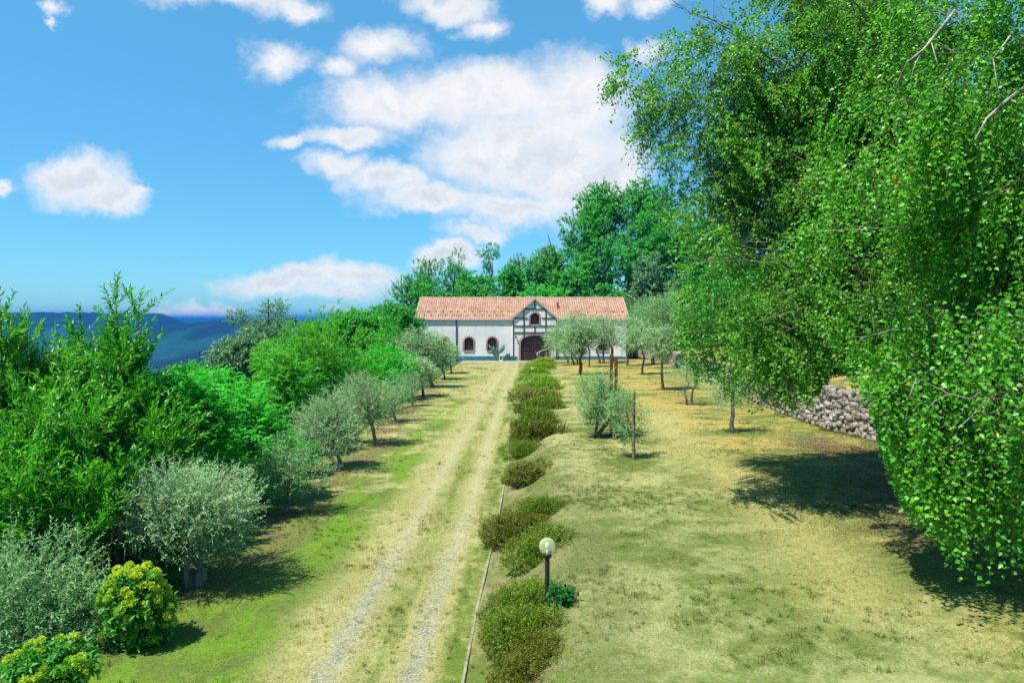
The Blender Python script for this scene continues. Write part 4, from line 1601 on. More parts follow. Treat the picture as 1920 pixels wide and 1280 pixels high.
p = slope_pt(205, 14.5)
willow('willow_shrub', p, 1.25, 34, 5.2 - p[2], 'tallest bright green narrow leaved shrub rising against the blue hills', 1, hvar=(.74, 1.04))
p = slope_pt(20, 12.5)
willow('willow_shrub', p, 1.5, 32, 4.9 - p[2], 'leafy narrow leaved shrub cut by the left edge of the photo', 2, hvar=(.74, 1.0))
p = slope_pt(95, 11.2)
willow('willow_shrub', p, 1.3, 30, 3.3 - p[2], 'dark lower narrow leaved shrub in front of the two tall ones', 3, hvar=(.55, 1.0))
p = slope_pt(255, 13.6)
willow('willow_shrub', p, 1.0, 22, 3.2 - p[2], 'narrow leaved shrub behind the big round silvery olive', 4, hvar=(.6, 1.0))
p = slope_pt(120, 17.5)
willow('willow_shrub', p, 1.3, 22, 4.0 - p[2], 'narrow leaved shrub in the gap between the two tall ones', 5, hvar=(.6, 1.0))


def bush(px_box, Y, label, seed, n_tw, style, leaf, cat='shrub', group=None, name='shrub', nl=9, inner=.5, base_px=None, limbs=9, tr=.06, base=None, lo=.42, hi=.62, trunks=((0, 0),), depth=.85):
    L = box_lobes(*px_box, Y, seed, nl, lo=lo, hi=hi, depth=depth)
    cx = (px_box[0] + px_box[1]) / 2 if base_px is None else base_px
    X = at(cx, 700, Y).x
    b = base if base is not None else (X, Y, float(ground_z(X, Y)))
    return make_tree(name, b, L, n_tw, style, M[leaf], M['bark'], label, cat, group, seed, trunks, tr, limbs, inner)


gR = 'feathery green shrubs on the left slope'
bush((262, 425, 690, 900), 15.5, 'vivid green feathery shrub behind the big round silvery olive', 41, 1300, 'robinia', 'leaf_robinia', group=gR, name='robinia_shrub', inner=.35)
bush((395, 575, 705, 925), 18.0, 'widest vivid green feathery shrub, left of the pale twin trunk olive', 42, 1500, 'robinia', 'leaf_robinia', group=gR, name='robinia_shrub', inner=.35)
bush((330, 470, 668, 790), 20.0, 'light green feathery shrub top seen over the other feathery shrubs', 43, 700, 'robinia', 'leaf_robinia', group=gR, name='robinia_shrub', inner=.4)
bush((470, 600, 655, 800), 24.0, 'yellowish green feathery shrub below the big bright dome tree', 44, 1000, 'robinia', 'leaf_bright', group=gR, name='robinia_shrub', inner=.4)

gB = 'bright green trees on the left slope'
bush((505, 705, 588, 790), 36.0, 'big bright green dome tree in the middle of the left slope', 51, 2000, 'bright', 'leaf_bright', 'tree', gB, 'bright_tree', 11, .45, tr=.15)
bush((640, 772, 645, 770), 42.0, 'bright green round tree right of the big dome, behind the olives', 52, 1500, 'bright', 'leaf_robinia', 'tree', gB, 'bright_tree', 9, .45, tr=.12)
bush((480, 570, 625, 720), 46.0, 'small bright green tree between the dark tree and the big dome', 53, 900, 'bright', 'leaf_bright', 'tree', gB, 'bright_tree', 8, .5, tr=.12)
bush((690, 775, 590, 690), 60.0, 'bright green tree just left of the farmhouse corner', 54, 1100, 'bright', 'leaf_bright', 'tree', gB, 'bright_tree', 9, .5, tr=.12)
bush((620, 730, 575, 680), 66.0, 'mid green tree behind the top of the big bright dome', 55, 750, 'wood', 'leaf_wood', 'tree', gB, 'hedgerow_tree', 9, .5, tr=.15)
bush((700, 790, 560, 670), 80.0, 'mid green tree touching the left end of the tiled roof', 56, 750, 'wood', 'leaf_wood', 'tree', gB, 'hedgerow_tree', 9, .5, tr=.15)
bush((545, 640, 600, 690), 72.0, 'low green tree under the horizon left of the mid green trees', 57, 600, 'wood', 'leaf_wood', 'tree', gB, 'hedgerow_tree', 8, .5, tr=.15)
bush((425, 548, 562, 655), 95.0, 'lone blue green oak standing above the horizon left of centre', 61, 1300, 'oak', 'leaf_dark', 'tree', None, 'oak_tree', 12, .25, tr=.25, lo=.26, hi=.40)
bush((402, 508, 622, 730), 52.0, 'dark grey green tree below the lone blue green oak', 62, 1300, 'oak', 'leaf_dark', 'tree', None, 'oak_tree', 9, .5, tr=.18)
bush((320, 425, 672, 740), 60.0, 'low dark green thicket tree under the blue valley', 63, 700, 'oak', 'leaf_wood', 'tree', None, 'thicket_tree', 8, .5, tr=.12)
bush((255, 345, 690, 770), 40.0, 'small green thicket tree right of the tallest narrow leaved shrub', 64, 600, 'bright', 'leaf_wood', 'tree', None, 'thicket_tree', 8, .5, tr=.1)
bush((40, 180, 668, 780), 30.0, 'pale green thicket tree seen between the two tall narrow leaved shrubs', 65, 700, 'bright', 'leaf_bright', 'tree', None, 'thicket_tree', 8, .5, tr=.1)
gU = 'low undergrowth along the left lawn edge'
bush((285, 340, 985, 1080), 11.9, 'low dark green undergrowth left of the trunks of the big silvery olive', 66, 220, 'robinia', 'leaf_wood', 'shrub', gU, 'undergrowth_shrub', 6, .4, tr=.03)
bush((405, 480, 840, 945), 16.2, 'low green undergrowth between the big silvery olive and the small thin olive', 67, 360, 'robinia', 'leaf_robinia', 'shrub', gU, 'undergrowth_shrub', 7, .4, tr=.03)
bush((535, 595, 812, 885), 20.8, 'low green undergrowth between the small thin olive and the twin trunk olive', 68, 320, 'robinia', 'leaf_wood', 'shrub', gU, 'undergrowth_shrub', 7, .4, tr=.03)
bush((622, 672, 780, 835), 26.5, 'low dark undergrowth behind the twin trunk olive and the leaning one', 69, 300, 'robinia', 'leaf_wood', 'shrub', gU, 'undergrowth_shrub', 7, .4, tr=.03)
bush((685, 725, 740, 788), 34, 'low bright undergrowth before the dark little olive', 70, 280, 'robinia', 'leaf_robinia', 'shrub', gU, 'undergrowth_shrub', 7, .4, tr=.03)
# bare twigs of a dead sapling
bt = empty('bare_sapling', tuple(slope_pt(722, 78)))
tag(bt, 'thin leafless sapling sticking up left of the tiled roof', 'sapling')
tb_ = MB()
tpz = at(722, 536, 78).z - bt.location.z
rs2 = random.Random(3)
tb_.tube([(0, 0, 0), (.05, 0, tpz * .6), (.15, 0, tpz)], [.06, .035, .008], 5)
for i in range(14):
    z0 = tpz * rs2.uniform(.62, .95)
    a = rs2.uniform(0, 6.28)
    tb_.tube([(.08, 0, z0), (.08 + .4 * math.cos(a), .4 * math.sin(a), z0 + .5), (.08 + .6 * math.cos(a), .6 * math.sin(a), z0 + rs2.uniform(.7, 1.1))], [.02, .012, .005], 4)
tb_.build('trunk', M['bark_grey'], bt)

# bottom left: sprawling grey shrub and the yellow flowering shrubs
p = hit(90, 1275)
make_tree('sprawling_shrub', (p.x - .6, p.y + .6, p.z), np.concatenate([box_lobes(-90, 200, 985, 1270, p.y + .9, 71, 9), box_lobes(-60, 120, 940, 1090, p.y + 1.8, 72, 5)]), 1900, 'olive', M['leaf_olive_green'], M['bark_grey'],
          'sprawling grey green shrub filling the bottom left corner', 'shrub', None, 71, ((-.1, 0), (.15, .1), (0, .2)), .07, 14, .4)


def flower_shrub(px_box, Y, label, seed, n_tw, n_bloom):
    L = box_lobes(*px_box, Y, seed, 7)
    X = at((px_box[0] + px_box[1]) / 2, 700, Y).x
    base = np.array([X, Y, float(ground_z(X, Y))])
    root = make_tree('flowering_shrub', base, L, n_tw, 'flower', M['leaf_flower'], M['bark'], label, 'shrub', 'yellow flowering shrubs at the lawn edge', seed, tr=.04, limbs=8, inner=.5, parts=('stem', 'foliage'))
    rng = np.random.RandomState(seed + 7)
    B, d = crown_points(rng, L, n_bloom * 5, .95)
    k = ((d[:, 2] > -.35) & (d[:, 1] < .5))
    B, d = B[k][:n_bloom], d[k][:n_bloom]
    cc = L[:, :3].mean(0)
    g = Geo()
    for q, dd in zip(B, d):
        o = nrm(q - cc)
        n = 110
        r = rdirs(rng, n)
        r = r * np.sign((r * (o * .7 + UP * .5)).sum(1))[:, None]
        R_ = rng.uniform(.036, .07)
        g.leaves(q + o * .05 + r * R_ * rng.uniform(.6, 1, (n, 1)), r + rng.normal(0, .5, r.shape), rdirs(rng, n), .034, .022)
    link('blooms', g.mesh('blooms', base), root, [M['bloom']])


Yf = hit(270, 1215).y
flower_shrub((196, 308, 1075, 1228), Yf, 'bushy shrub covered in yellow green flower heads beside the lawn', 81, 480, 130)
flower_shrub((35, 150, 1205, 1300), hit(110, 1330).y, 'low yellow flowering shrub under the sprawling grey one at the bottom edge', 82, 300, 40)

# ------------------------------------------------------------------ low shrubs on the bank
BED = [  # centre x, foot y, width px, height share, leaf, label
    (985, 1290, 150, .9, 'leaf_bed_red', 'reddish low shrub cut by the bottom edge of the photo'),
    (992, 1236, 150, 1.0, 'leaf_bed', 'wide dark olive shrub below the near globe lamp, closest full one'),
    (985, 1180, 150, 1.0, 'leaf_bed', 'wide green and brown shrub just left of the near lamp post'),
    (1003, 1066, 142, 1.05, 'leaf_bed', 'rounded green shrub right behind the near glass globe'),
    (975, 1030, 120, 1.1, 'leaf_bed_red', 'brownish shrub on the kerb side left of the near glass globe'),
    (1016, 984, 96, 1.0, 'leaf_bed', 'long narrow shrub above the brownish one left of the globe'),
    (1003, 908, 88, 1.1, 'leaf_bed_red', 'rust red mounded shrub alone in the middle of the bank'),
    (968, 912, 46, 1.0, 'leaf_bed', 'small green shrub touching the left side of the rust red mound'),
    (985, 862, 66, 1.1, 'leaf_bed', 'dark green mound just uphill of the rust red one'),
    (1012, 832, 72, 1.1, 'leaf_bed_red', 'wide bronze mound on the lawn side in the middle of the bank'),
    (978, 838, 44, 1.0, 'leaf_bed', 'small green mound on the kerb side left of the wide bronze one'),
    (1016, 805, 66, 1.1, 'leaf_bed', 'green mound directly behind the wide bronze one'),
    (988, 806, 40, 1.0, 'leaf_bed_red', 'narrow bronze mound beside the kerb'),
    (1014, 780, 62, 1.1, 'leaf_bed', 'yellowish olive mound two mounds behind the wide bronze one'),
    (986, 776, 36, 1.0, 'leaf_bed', 'little olive mound where the kerb starts to bend'),
    (1004, 760, 66, 1.1, 'leaf_bed_red', 'bronze mound in front of the bright lime mounds'),
    (1012, 742, 58, 1.1, 'leaf_bed_lime', 'first bright lime mound seen from the camera'),
    (990, 738, 34, 1.0, 'leaf_bed_lime', 'small lime mound by the kerb in front of the distant lamp'),
    (1014, 724, 40, 1.0, 'leaf_bed_lime', 'lime mound right of the grey rock'),
    (990, 716, 26, 1.0, 'leaf_bed_lime', 'small lime mound left of the grey rock'),
    (1012, 710, 44, 1.1, 'leaf_bed_lime', 'lime mound right behind the distant globe lamp'),
    (996, 704, 26, 1.0, 'leaf_bed_lime', 'lime mound left of the distant lamp post'),
    (1014, 699, 40, 1.1, 'leaf_bed_lime', 'lime mound second from the top of the bank'),
    (1018, 689, 38, 1.2, 'leaf_bed_lime', 'topmost lime mound under the handrail'),
    (1002, 692, 24, 1.0, 'leaf_bed_lime', 'small topmost lime mound on the kerb side'),
]


def mound_mesh(seed, n_tw, k=1.0):
    rng = np.random.RandomState(seed)
    L = np.array([[rng.uniform(-.5, .5), rng.uniform(-.35, .35), .18 + rng.uniform(-.05, .08), rng.uniform(.36, .55), rng.uniform(.3, .46), rng.uniform(.30, .46)] for _ in range(8)])
    B, d = crown_points(rng, L, n_tw, .82)
    kk = B[:, 2] > -.04
    B, d = B[kk], d[kk]
    g, gs = Geo(), Geo()
    D = nrm(.7 * d + .8 * UP + .45 * rng.normal(size=B.shape))
    twigs(g, gs, rng, B - D * .12 * k, D, .17 * k, 9, .036 * k, .020 * k, .04, .9, r0=.002 * k)
    nv, nt = g.n, sum(len(x) for x in g.T)
    me = np_mesh('foliage', np.concatenate(g.V + gs.V), np.concatenate(g.T + [x + nv for x in gs.T]), True)
    st = MB()
    for i in range(9):
        a, r0 = rng.uniform(0, 6.28), rng.uniform(.1, .6)
        st.tube([(.1 * math.cos(a), .1 * math.sin(a), -.1), (r0 * math.cos(a) * .6, r0 * math.sin(a) * .5, .15), (r0 * math.cos(a), r0 * math.sin(a) * .8, .38)], [.016, .010, .004], 4)
    sm = bpy.data.meshes.new('stem')
    sm.from_pydata(st.v, [], st.f)
    sm.materials.append(M['bark'])
    return me, sm


NEAR_M = [mound_mesh(s, 2600) for s in (1, 2, 3)]
FAR_M = [mound_mesh(s, 1100, 1.9) for s in (4, 5, 6)]
rb = random.Random(9)
for i, (cx, fy, wpx, hs_, leaf, lab) in enumerate(BED):
    q = hit(cx, fy - wpx * .12)
    wm = wpx * q.y / FPX
    src = (NEAR_M if q.y < 24 else FAR_M)[i % 3]
    sc = wm / 1.34
    rt = empty('bed_shrub', (q.x, q.y + sc * .25, float(ground_z(q.x, q.y + sc * .25)) - .03), R(rb.uniform(8, 38)) + (math.pi if rb.random() < .5 else 0))
    rt.scale = (sc * 1.05, sc * rb.uniform(.95, 1.15), min(sc, .80 if q.y < 24 else 1.15) * hs_)
    tag(rt, lab, 'shrub', 'low clipped shrubs on the bank')
    me = src[0].copy()
    me.materials.clear()
    link('foliage', me, rt, [M[leaf]])
    o = bpy.data.objects.new('stem', src[1])
    COL.objects.link(o)
    o.parent = rt
# fresh green plant right of the near lamp
q = hit(1052, 1140)
make_tree('leafy_plant', tuple(q), np.array([[q.x, q.y, q.z + .16, .17, .16, .10]]), 30, 'flower', M['leaf_flower_deep'], M['bark'], 'fresh green leafy plant right beside the near lamp post', 'plant', None, 5, tr=.012, limbs=5, inner=.2, parts=('stem', 'foliage'))

# ------------------------------------------------------------------ woods behind the farmhouse
WOOD = [  # px box, Y, style, leaf, twigs, label
    ((735, 805, 508, 640), 104, 'wood_fine', 'leaf_wood', 420, 'leafy woodland tree over the left end of the farmhouse roof'),
    ((768, 842, 474, 620), 110, 'wood_fine', 'leaf_wood', 460, 'pointed woodland tree with feathery tips, first peak over the roof'),
    ((822, 876, 470, 600), 112, 'wood_fine', 'leaf_wood', 380, 'second pointed woodland tree, right of the first peak'),
    ((862, 925, 500, 610), 108, 'wood', 'leaf_wood', 480, 'rounded woodland tree under the ivy covered snag'),
    ((925, 985, 498, 600), 110, 'wood', 'leaf_wood', 420, 'rounded woodland tree right of the ivy covered snag'),
    ((945, 1005, 480, 570), 122, 'oak', 'leaf_wood_grey', 420, 'thin grey green tree behind the rounded woodland trees'),
    ((985, 1060, 458, 575), 114, 'wood', 'leaf_wood', 560, 'broad woodland tree above the timber gable'),
    ((1000, 1062, 455, 520), 122, 'oak', 'leaf_wood_grey', 400, 'olive toned tree crown behind the broad tree over the gable'),
    ((1030, 1100, 500, 600), 106, 'wood', 'leaf_wood', 480, 'leaning bright tree over the chimney pipe'),
    ((1055, 1135, 378, 520), 116, 'wood', 'leaf_wood', 760, 'high woodland tree left of the tallest wood crown'),
    ((1090, 1190, 336, 480), 122, 'wood', 'leaf_wood', 1000, 'tallest wood crown against the big white cloud'),
    ((1085, 1165, 440, 585), 110, 'wood', 'leaf_wood', 800, 'dense tree under the tallest wood crown'),
    ((1150, 1245, 400, 560), 114, 'wood', 'leaf_wood', 900, 'dense tree right of the tallest wood crown'),
    ((1165, 1260, 335, 450), 126, 'wood', 'leaf_wood', 900, 'wood crown next to the outer sprays of the birch'),
    ((1180, 1255, 470, 600), 100, 'wood', 'leaf_dark', 620, 'dark tree beyond the right end of the tiled roof'),
    ((1235, 1330, 400, 580), 112, 'wood', 'leaf_wood', 800, 'wood tree half hidden behind the birch leaves'),
    ((1300, 1420, 440, 620), 104, 'wood', 'leaf_wood', 800, 'hillside tree glimpsed through the middle of the birch'),
    ((1400, 1540, 470, 640), 96, 'wood', 'leaf_wood', 700, 'hillside tree glimpsed behind the birch trunks'),
    ((1530, 1700, 470, 660), 88, 'wood', 'leaf_wood', 700, 'hillside tree behind the golden terrace'),
    ((1690, 1900, 440, 660), 80, 'wood', 'leaf_wood', 700, 'hillside tree at the far right beyond the terrace'),
    ((1195, 1300, 345, 560), 118, 'wood', 'leaf_wood', 900, 'tall wood tree behind the lower left sprays of the birch'),
    ((1270, 1390, 370, 590), 108, 'wood', 'leaf_wood', 900, 'tall wood tree on the hillside behind the middle of the birch crown'),
    ((740, 850, 530, 650), 101.5, 'wood', 'leaf_wood', 520, 'low leafy tree behind the left part of the roof ridge'),
    ((835, 960, 528, 640), 103, 'wood', 'leaf_wood', 560, 'low leafy tree behind the middle of the roof ridge'),
    ((955, 1075, 535, 640), 103, 'wood', 'leaf_robinia', 520, 'light green low tree right behind the gable apex'),
    ((1070, 1190, 525, 640), 103, 'wood', 'leaf_wood', 560, 'low leafy tree behind the right part of the roof ridge'),
]
for i, (bx, Y, sty, leaf, n_tw, lab) in enumerate(WOOD):
    bush(bx, Y, lab, 200 + i, int(n_tw * 1.35), sty, leaf, 'tree', 'woodland trees behind the farmhouse', 'woodland_tree', 9, .5, tr=.28, limbs=8, lo=.34, hi=.52)
for j, (bx, Y, lab) in enumerate([((1240, 1340, 560, 660), 84, 'round bush on the hillside right of the bluish olive'), ((1320, 1430, 575, 670), 80, 'wide bush on the hillside behind the lowest birch sprays'),
        ((1410, 1530, 560, 665), 76, 'dense bush on the hillside above the stone wall'), ((1290, 1400, 520, 640), 96, 'tall bush high on the hillside beneath the woods')]):
    bush(bx, Y, lab, 260 + j, 620, 'wood', 'leaf_wood', 'bush', 'bushes on the hillside', 'hillside_bush', 8, .5, tr=.1, limbs=6)
# ivy covered snag
X = at(914, 500, 113).x
Lz = [at(914, y, 113).z for y in (560, 520, 490)]
make_tree('ivy_snag', (X, 113, float(ground_z(X, 113))), np.array([[X, 113, Lz[0], 1.4, 1.4, 3.0], [X, 113, Lz[1], 1.1, 1.1, 2.4], [X - .1, 113, Lz[2], .8, .8, 1.6],
          [X + .7, 113, at(0, 464, 113).z, 1.5, 1.2, .8], [X - 1.0, 113, at(0, 474, 113).z, 1.1, .9, .6], [X + 1.3, 113, at(0, 480, 113).z, .8, .8, .6]]), 330, 'oak', M['leaf_wood'], M['bark'],
          'tall ivy covered snag with a tufted top above the roof', 'tree', 'woodland trees behind the farmhouse', 300, tr=.3, limbs=8, inner=.5)

# ------------------------------------------------------------------ birches on the right
def birch(base, trunk_top, targets, n_strand, label, seed, floor, LL=.055, LW=.045, nl=24, sl=(.7, 2.0), leaf='leaf_birch', rad=.22, limb_r=.05, h0=.28, trunk_wob=.25, spread=.55, mask=None, n_limb=46, bare=(), hang=(.45, .55, .40), clus=.14):
    """weeping birch: limbs reach to the targets, leafy strands hang from them down to floor(x, y)"""
    rng = np.random.RandomState(seed)
    base = np.asarray(base, float)
    root = empty('birch_tree', tuple(base))
    tag(root, label, 'birch tree', 'weeping birches by the stone wall')
    tp = np.asarray(trunk_top, float)
    n = 9
    TP = np.array([base + (tp - base) * t + (rng.normal(0, trunk_wob, 3) * np.array([1, 1, 0]) if 0 < t < 1 else 0) for t in np.linspace(0, 1, n)])
    TP[0, 2] -= .15
    trunk = MB().tube(TP - base, [rad * 1.5] + list(np.linspace(rad, rad * .2, n - 1)), 10)
    trunk.build('trunk', M['bark_birch'], root, True)
    limbs = MB()
    gl, gs = Geo(), Geo()
    SB, SD = [], []
    T_, _ = crown_points(rng, targets, n_limb, .35, 3)
    for i, tgt in enumerate(T_):
        # start on the trunk below the target
        hz = np.clip((tgt[2] - base[2]) * rng.uniform(.55, .85) / (tp[2] - base[2]), h0, .97)
        j = hz * (n - 1)
        a = TP[int(j)] * (1 - j % 1) + TP[min(int(j) + 1, n - 1)] * (j % 1)
        q = bez(a, tgt, .16, 9, .06, rng)
        r0 = limb_r * (1.15 - .6 * hz) * rng.uniform(.6, 1.2)
        limbs.tube(q - base, list(np.linspace(r0, r0 * .10, 9)), 6)
        m = 26
        t = rng.uniform(.18, 1.0, m)
        jj = np.minimum((t * 8).astype(int), 7)
        P0 = q[jj] + (q[jj + 1] - q[jj]) * (t * 8 - jj)[:, None]
        off = rng.normal(0, spread, (m, 3)) * np.array([1, 1, .75])
        P1 = P0 + off
        mid_ = (P0 + P1) / 2 + np.array([0, 0, .12])
        gs.sticks(P0, mid_, P1, .008, .003)
        SB += [P0 + (P1 - P0) * rng.uniform(.3, 1, (m, 1)), P1, P1 + rng.normal(0, .16, (m, 3))]
        SD += [off * 1.0, off, off + rng.normal(0, .3, off.shape)]
    for pts, r0 in bare:
        pts = [np.array(p) - base for p in pts]
        limbs.tube(pts, list(np.linspace(r0 * .75, r0 * .25, len(pts))), 6)
    SB, SD = np.concatenate(SB), np.concatenate(SD)
    idx = rng.choice(len(SB), n_strand, replace=n_strand > len(SB))
    # strands come in bunches, leaving darker gaps between them
    nb = max(1, n_strand // 9)
    idx = idx[:nb][rng.randint(0, nb, n_strand)]
    B = SB[idx] + rng.normal(0, clus, (n_strand, 3))
    k = B[:, 2] > floor(B[:, 0], B[:, 1])
    B, D = B[k], SD[idx][k]
    D = nrm(D * np.array([1, 1, .3]) + rng.normal(0, .35, D.shape))
    ln = rng.uniform(*sl, len(B))
    # strands: an outward run, then hanging down
    D2 = nrm(D * hang[0] + np.array([0, 0, -hang[1]]))
    twigs(gl, gs, rng, B, D2, ln, nl, LL, LW, hang[2], 1.05, False, .03, .6, .95, floor=floor, r0=.0022, wpos=.36, mask=mask)
    limbs.build('limbs', M['bark_birch'], root, True)
    nv, nt = gl.n, sum(len(x) for x in gl.T)
    V = np.concatenate(gl.V + gs.V) - base
    T = np.concatenate(gl.T + [x + nv for x in gs.T])
    me = np_mesh('crown', V, T, True)
    me.materials.append(M[leaf])
    me.materials.append(M['bark_twig'])
    mi = np.zeros(len(T), dtype=np.int32)
    mi[nt:] = 1
    me.polygons.foreach_set('material_index', mi)
    link('crown', me, root)
    return root


# far birch on the lawn edge
pA = hit(1662, 862)


def floorA(x, y):
    px = 960 + x / y * FPX
    lim = np.interp(px, [1150, 1200, 1250, 1262, 1300, 1340, 1400, 1480, 1540, 1560, 1640, 1700, 1800], [330, 360, 430, 640, 705, 735, 760, 770, 745, 690, 700, 760, 800])
    return CZ + (597 - lim) / FPX * y + .15 * np.sin(x * 7 + y * 4)


tgA = np.array([[7.2, 21.5, 7.0, 2.4, 2.2, 3.0], [9.0, 21.5, 10.0, 3.0, 2.8, 3.5], [5.6, 21.5, 10.0, 1.7, 1.6, 1.9], [4.9, 22.0, 12.0, 1.2, 1.2, 1.2], [8.0, 22.0, 13.6, 2.6, 2.6, 3.0],
                [11.5, 22, 12.5, 3.2, 2.8, 4.0], [12.5, 21.0, 8.5, 2.6, 2.5, 3.0], [6.3, 20.5, 5.2, 1.0, 1.2, 1.4], [8.3, 20.5, 4.6, 1.2, 1.4, 1.6], [9.4, 22, 16.5, 2.6, 2.5, 2.2],
                [6.0, 17.5, 5.6, 1.5, 1.6, 1.5], [7.4, 17.0, 4.8, 1.6, 1.6, 1.5], [8.6, 18.0, 4.8, 1.5, 1.6, 1.5], [7.4, 18.5, 7.4, 2.0, 1.8, 1.8], [9.6, 19.5, 6.0, 1.6, 1.6, 1.6], [10.6, 20, 7.5, 1.8, 1.6, 2.0],
                [4.3, 22, 11.6, 1.0, 1.1, 1.6], [4.5, 22, 10.0, 1.1, 1.2, 1.4], [4.9, 21.5, 8.6, 1.1, 1.2, 1.3], [5.3, 22, 13.6, 1.3, 1.2, 1.4], [5.6, 22, 11.6, 1.6, 1.4, 1.8],
                [4.6, 22, 11.4, 1.1, 1.2, 1.6], [4.9, 22, 9.6, 1.2, 1.2, 1.4], [5.6, 21.5, 8.2, 1.3, 1.2, 1.5], [6.0, 22, 14.2, 1.5, 1.4, 1.6], [6.2, 21, 10, 1.6, 1.5, 2.0], [5.9, 21, 6.8, 1.2, 1.2, 1.6],
                [4.0, 14, 4.4, .9, 1.1, .9], [4.9, 14, 3.7, 1.0, 1.1, .8], [5.8, 14, 3.6, 1.0, 1.1, .8], [5.2, 14.2, 4.7, 1.1, 1.1, 1.0], [6.4, 14.3, 3.9, .9, 1.1, .9], [5.6, 14.5, 3.9, 1.2, 1.1, .9], [4.6, 14, 4.2, 1.0, 1.1, .9], [5.3, 14, 3.6, 1.0, 1.1, .8],
                [7.2, 17.5, 3.8, 1.2, 1.2, .9], [8.0, 18, 4.0, 1.3, 1.2, 1.0], [9.2, 19, 4.2, 1.3, 1.2, .9], [8.2, 18.4, 4.3, 1.3, 1.2, 1.0], [7.0, 16.6, 5.0, 1.2, 1.2, 1.1], [9.6, 19.4, 5.4, 1.2, 1.2, 1.0]])
kA = .72        # the high crown stands nearer than its lowest sprays
tgA = np.array([l if l[1] < 19.6 and l[2] < 5.6 else [l[0] * kA, l[1] * kA, CZ + (l[2] - CZ) * kA, l[3] * kA, l[4] * kA, l[5] * kA] for l in tgA.tolist()])
bA = (10.4, 16.4, float(ground_z(10.4, 16.4)))
birch(bA, (8.4, 16.6, 13.2), tgA, 21000, 'large birch whose crown overhangs the right lawn in front of the stone wall', 11, floorA, .068, .053, 20, (.35, .9), 'leaf_birch_deep', .17, .05, spread=.42, n_limb=165, hang=(.8, .28, .35), clus=.13)
# birch up on the terrace
tgB = np.array([[13.5, 27.5, 14, 3.4, 3, 4], [16.0, 27.5, 11.5, 3.5, 3, 4], [18.5, 27, 14, 3.4, 3, 5], [13, 28, 18, 3, 3, 3.2], [17, 28, 19, 3.5, 3, 3.5], [20, 26, 9.5, 3, 3, 3.5]])
birch(pA, (13.0, 25.0, 19.5), tgB, 6500, 'birch with a pale trunk growing at the near end of the stone wall', 12, lambda x, y: 6.2 + 0 * x, .10, .075, 22, (.5, 1.3), 'leaf_birch_deep', .15, .06, spread=.6, hang=(.7, .35, .35), clus=.2)


# near birch, trunk just outside the right edge
def floorC(x, y):
    px = 960 + x / y * FPX
    lim = np.interp(px, [1440, 1480, 1500, 1560, 1640, 1668, 1705, 1780, 1815, 1850, 1900, 1960], [330, 440, 560, 650, 770, 880, 960, 1030, 1095, 1105, 1070, 1085])
    lim = lim - 90 * sstep(y, 10.8, 13.5)
    return CZ + (597 - lim) / FPX * y + .12 * np.sin(x * 9 + y * 5)


zC = float(ground_z(10.3, 10.8))
tgC = np.array([[5.4, 8.2, 6.6, 1.5, 1.4, 1.6], [6.4, 8.0, 4.4, 1.2, 1.3, 1.3], [4.4, 8.6, 6.6, .9, 1.2, 1.0], [6.2, 8.8, 9.0, 1.9, 1.6, 1.6], [5.2, 7.4, 5.0, .7, .8, 1.0], [7.2, 7.6, 6.4, 1.2, 1.3, 2.0], [6.0, 9.6, 5.6, 1.2, 1.0, 1.6], [4.7, 9.4, 8.4, 1.1, 1.0, 1.0], [5.0, 7.6, 3.8, .8, .7, .9], [5.6, 7.8, 3.0, .7, .7, .9], [5.2, 7.2, 4.4, .8, .7, 1.0]])
tgC = np.array([[l[0] * 1.2, l[1] * 1.2, CZ + (l[2] - CZ) * 1.2, l[3] * 1.2, l[4] * 1.2, l[5] * 1.2] for l in tgC])
tgC = np.concatenate([tgC, [[5.25, 9.8, 3.9, .7, .8, .8], [5.55, 9.7, 3.2, .6, .7, .8], [5.2, 9.6, 4.5, .8, .8, .8], [5.9, 9.6, 2.7, .7, .7, .8], [5.35, 9.8, 3.5, .6, .7, .7]]])
BARE = [([at(x, y, d) for x, y, d in q], r) for q, r in (
    (((2010, 120, 10.2), (1940, 150, 9.4), (1885, 190, 8.7), (1850, 222, 8.4), (1828, 262, 8.3)), .034),
    (((1900, 60, 9.6), (1862, 110, 8.9), (1868, 150, 8.6), (1876, 185, 8.6)), .016),
    (((1790, 20, 9.6), (1756, 62, 8.6), (1732, 92, 8.3), (1700, 118, 8.2), (1680, 160, 8.2)), .022),
    (((1728, 95, 8.3), (1712, 130, 8.2), (1705, 170, 8.2)), .010), (((1745, 75, 8.5), (1752, 100, 8.3), (1758, 120, 8.2)), .009),
    (((1990, 700, 8.6), (1900, 712, 8.1), (1845, 730, 7.9), (1818, 748, 7.8)), .012),
    (((1818, 748, 7.8), (1780, 738, 7.8), (1735, 716, 7.8), (1718, 708, 7.8)), .010), (((1780, 738, 7.8), (1752, 752, 7.7), (1742, 762, 7.7)), .006),
    (((1718, 708, 7.8), (1704, 745, 7.7), (1698, 790, 7.7)), .007), (((1850, 725, 7.9), (1846, 760, 7.8), (1843, 775, 7.8)), .007),
    (((1700, 425, 9.2), (1620, 430, 8.7), (1560, 432, 8.6), (1495, 438, 8.6)), .010), (((1640, 560, 9.0), (1590, 548, 8.6), (1555, 545, 8.5)), .008),
    (((1905, 820, 8.4), (1880, 800, 8.0), (1868, 770, 7.9)), .008))]
birch((10.3, 10.8, zC), (9.6, 11.0, 13), tgC, 11500, 'near weeping birch whose hanging leafy branches fill the right edge of the photo', 13, floorC, .072, .059, 20, (.5, 1.35), 'leaf_birch', .22, .045, spread=.40, trunk_wob=.12, hang=(.38, .62, .4), clus=.12, bare=BARE, n_limb=66)

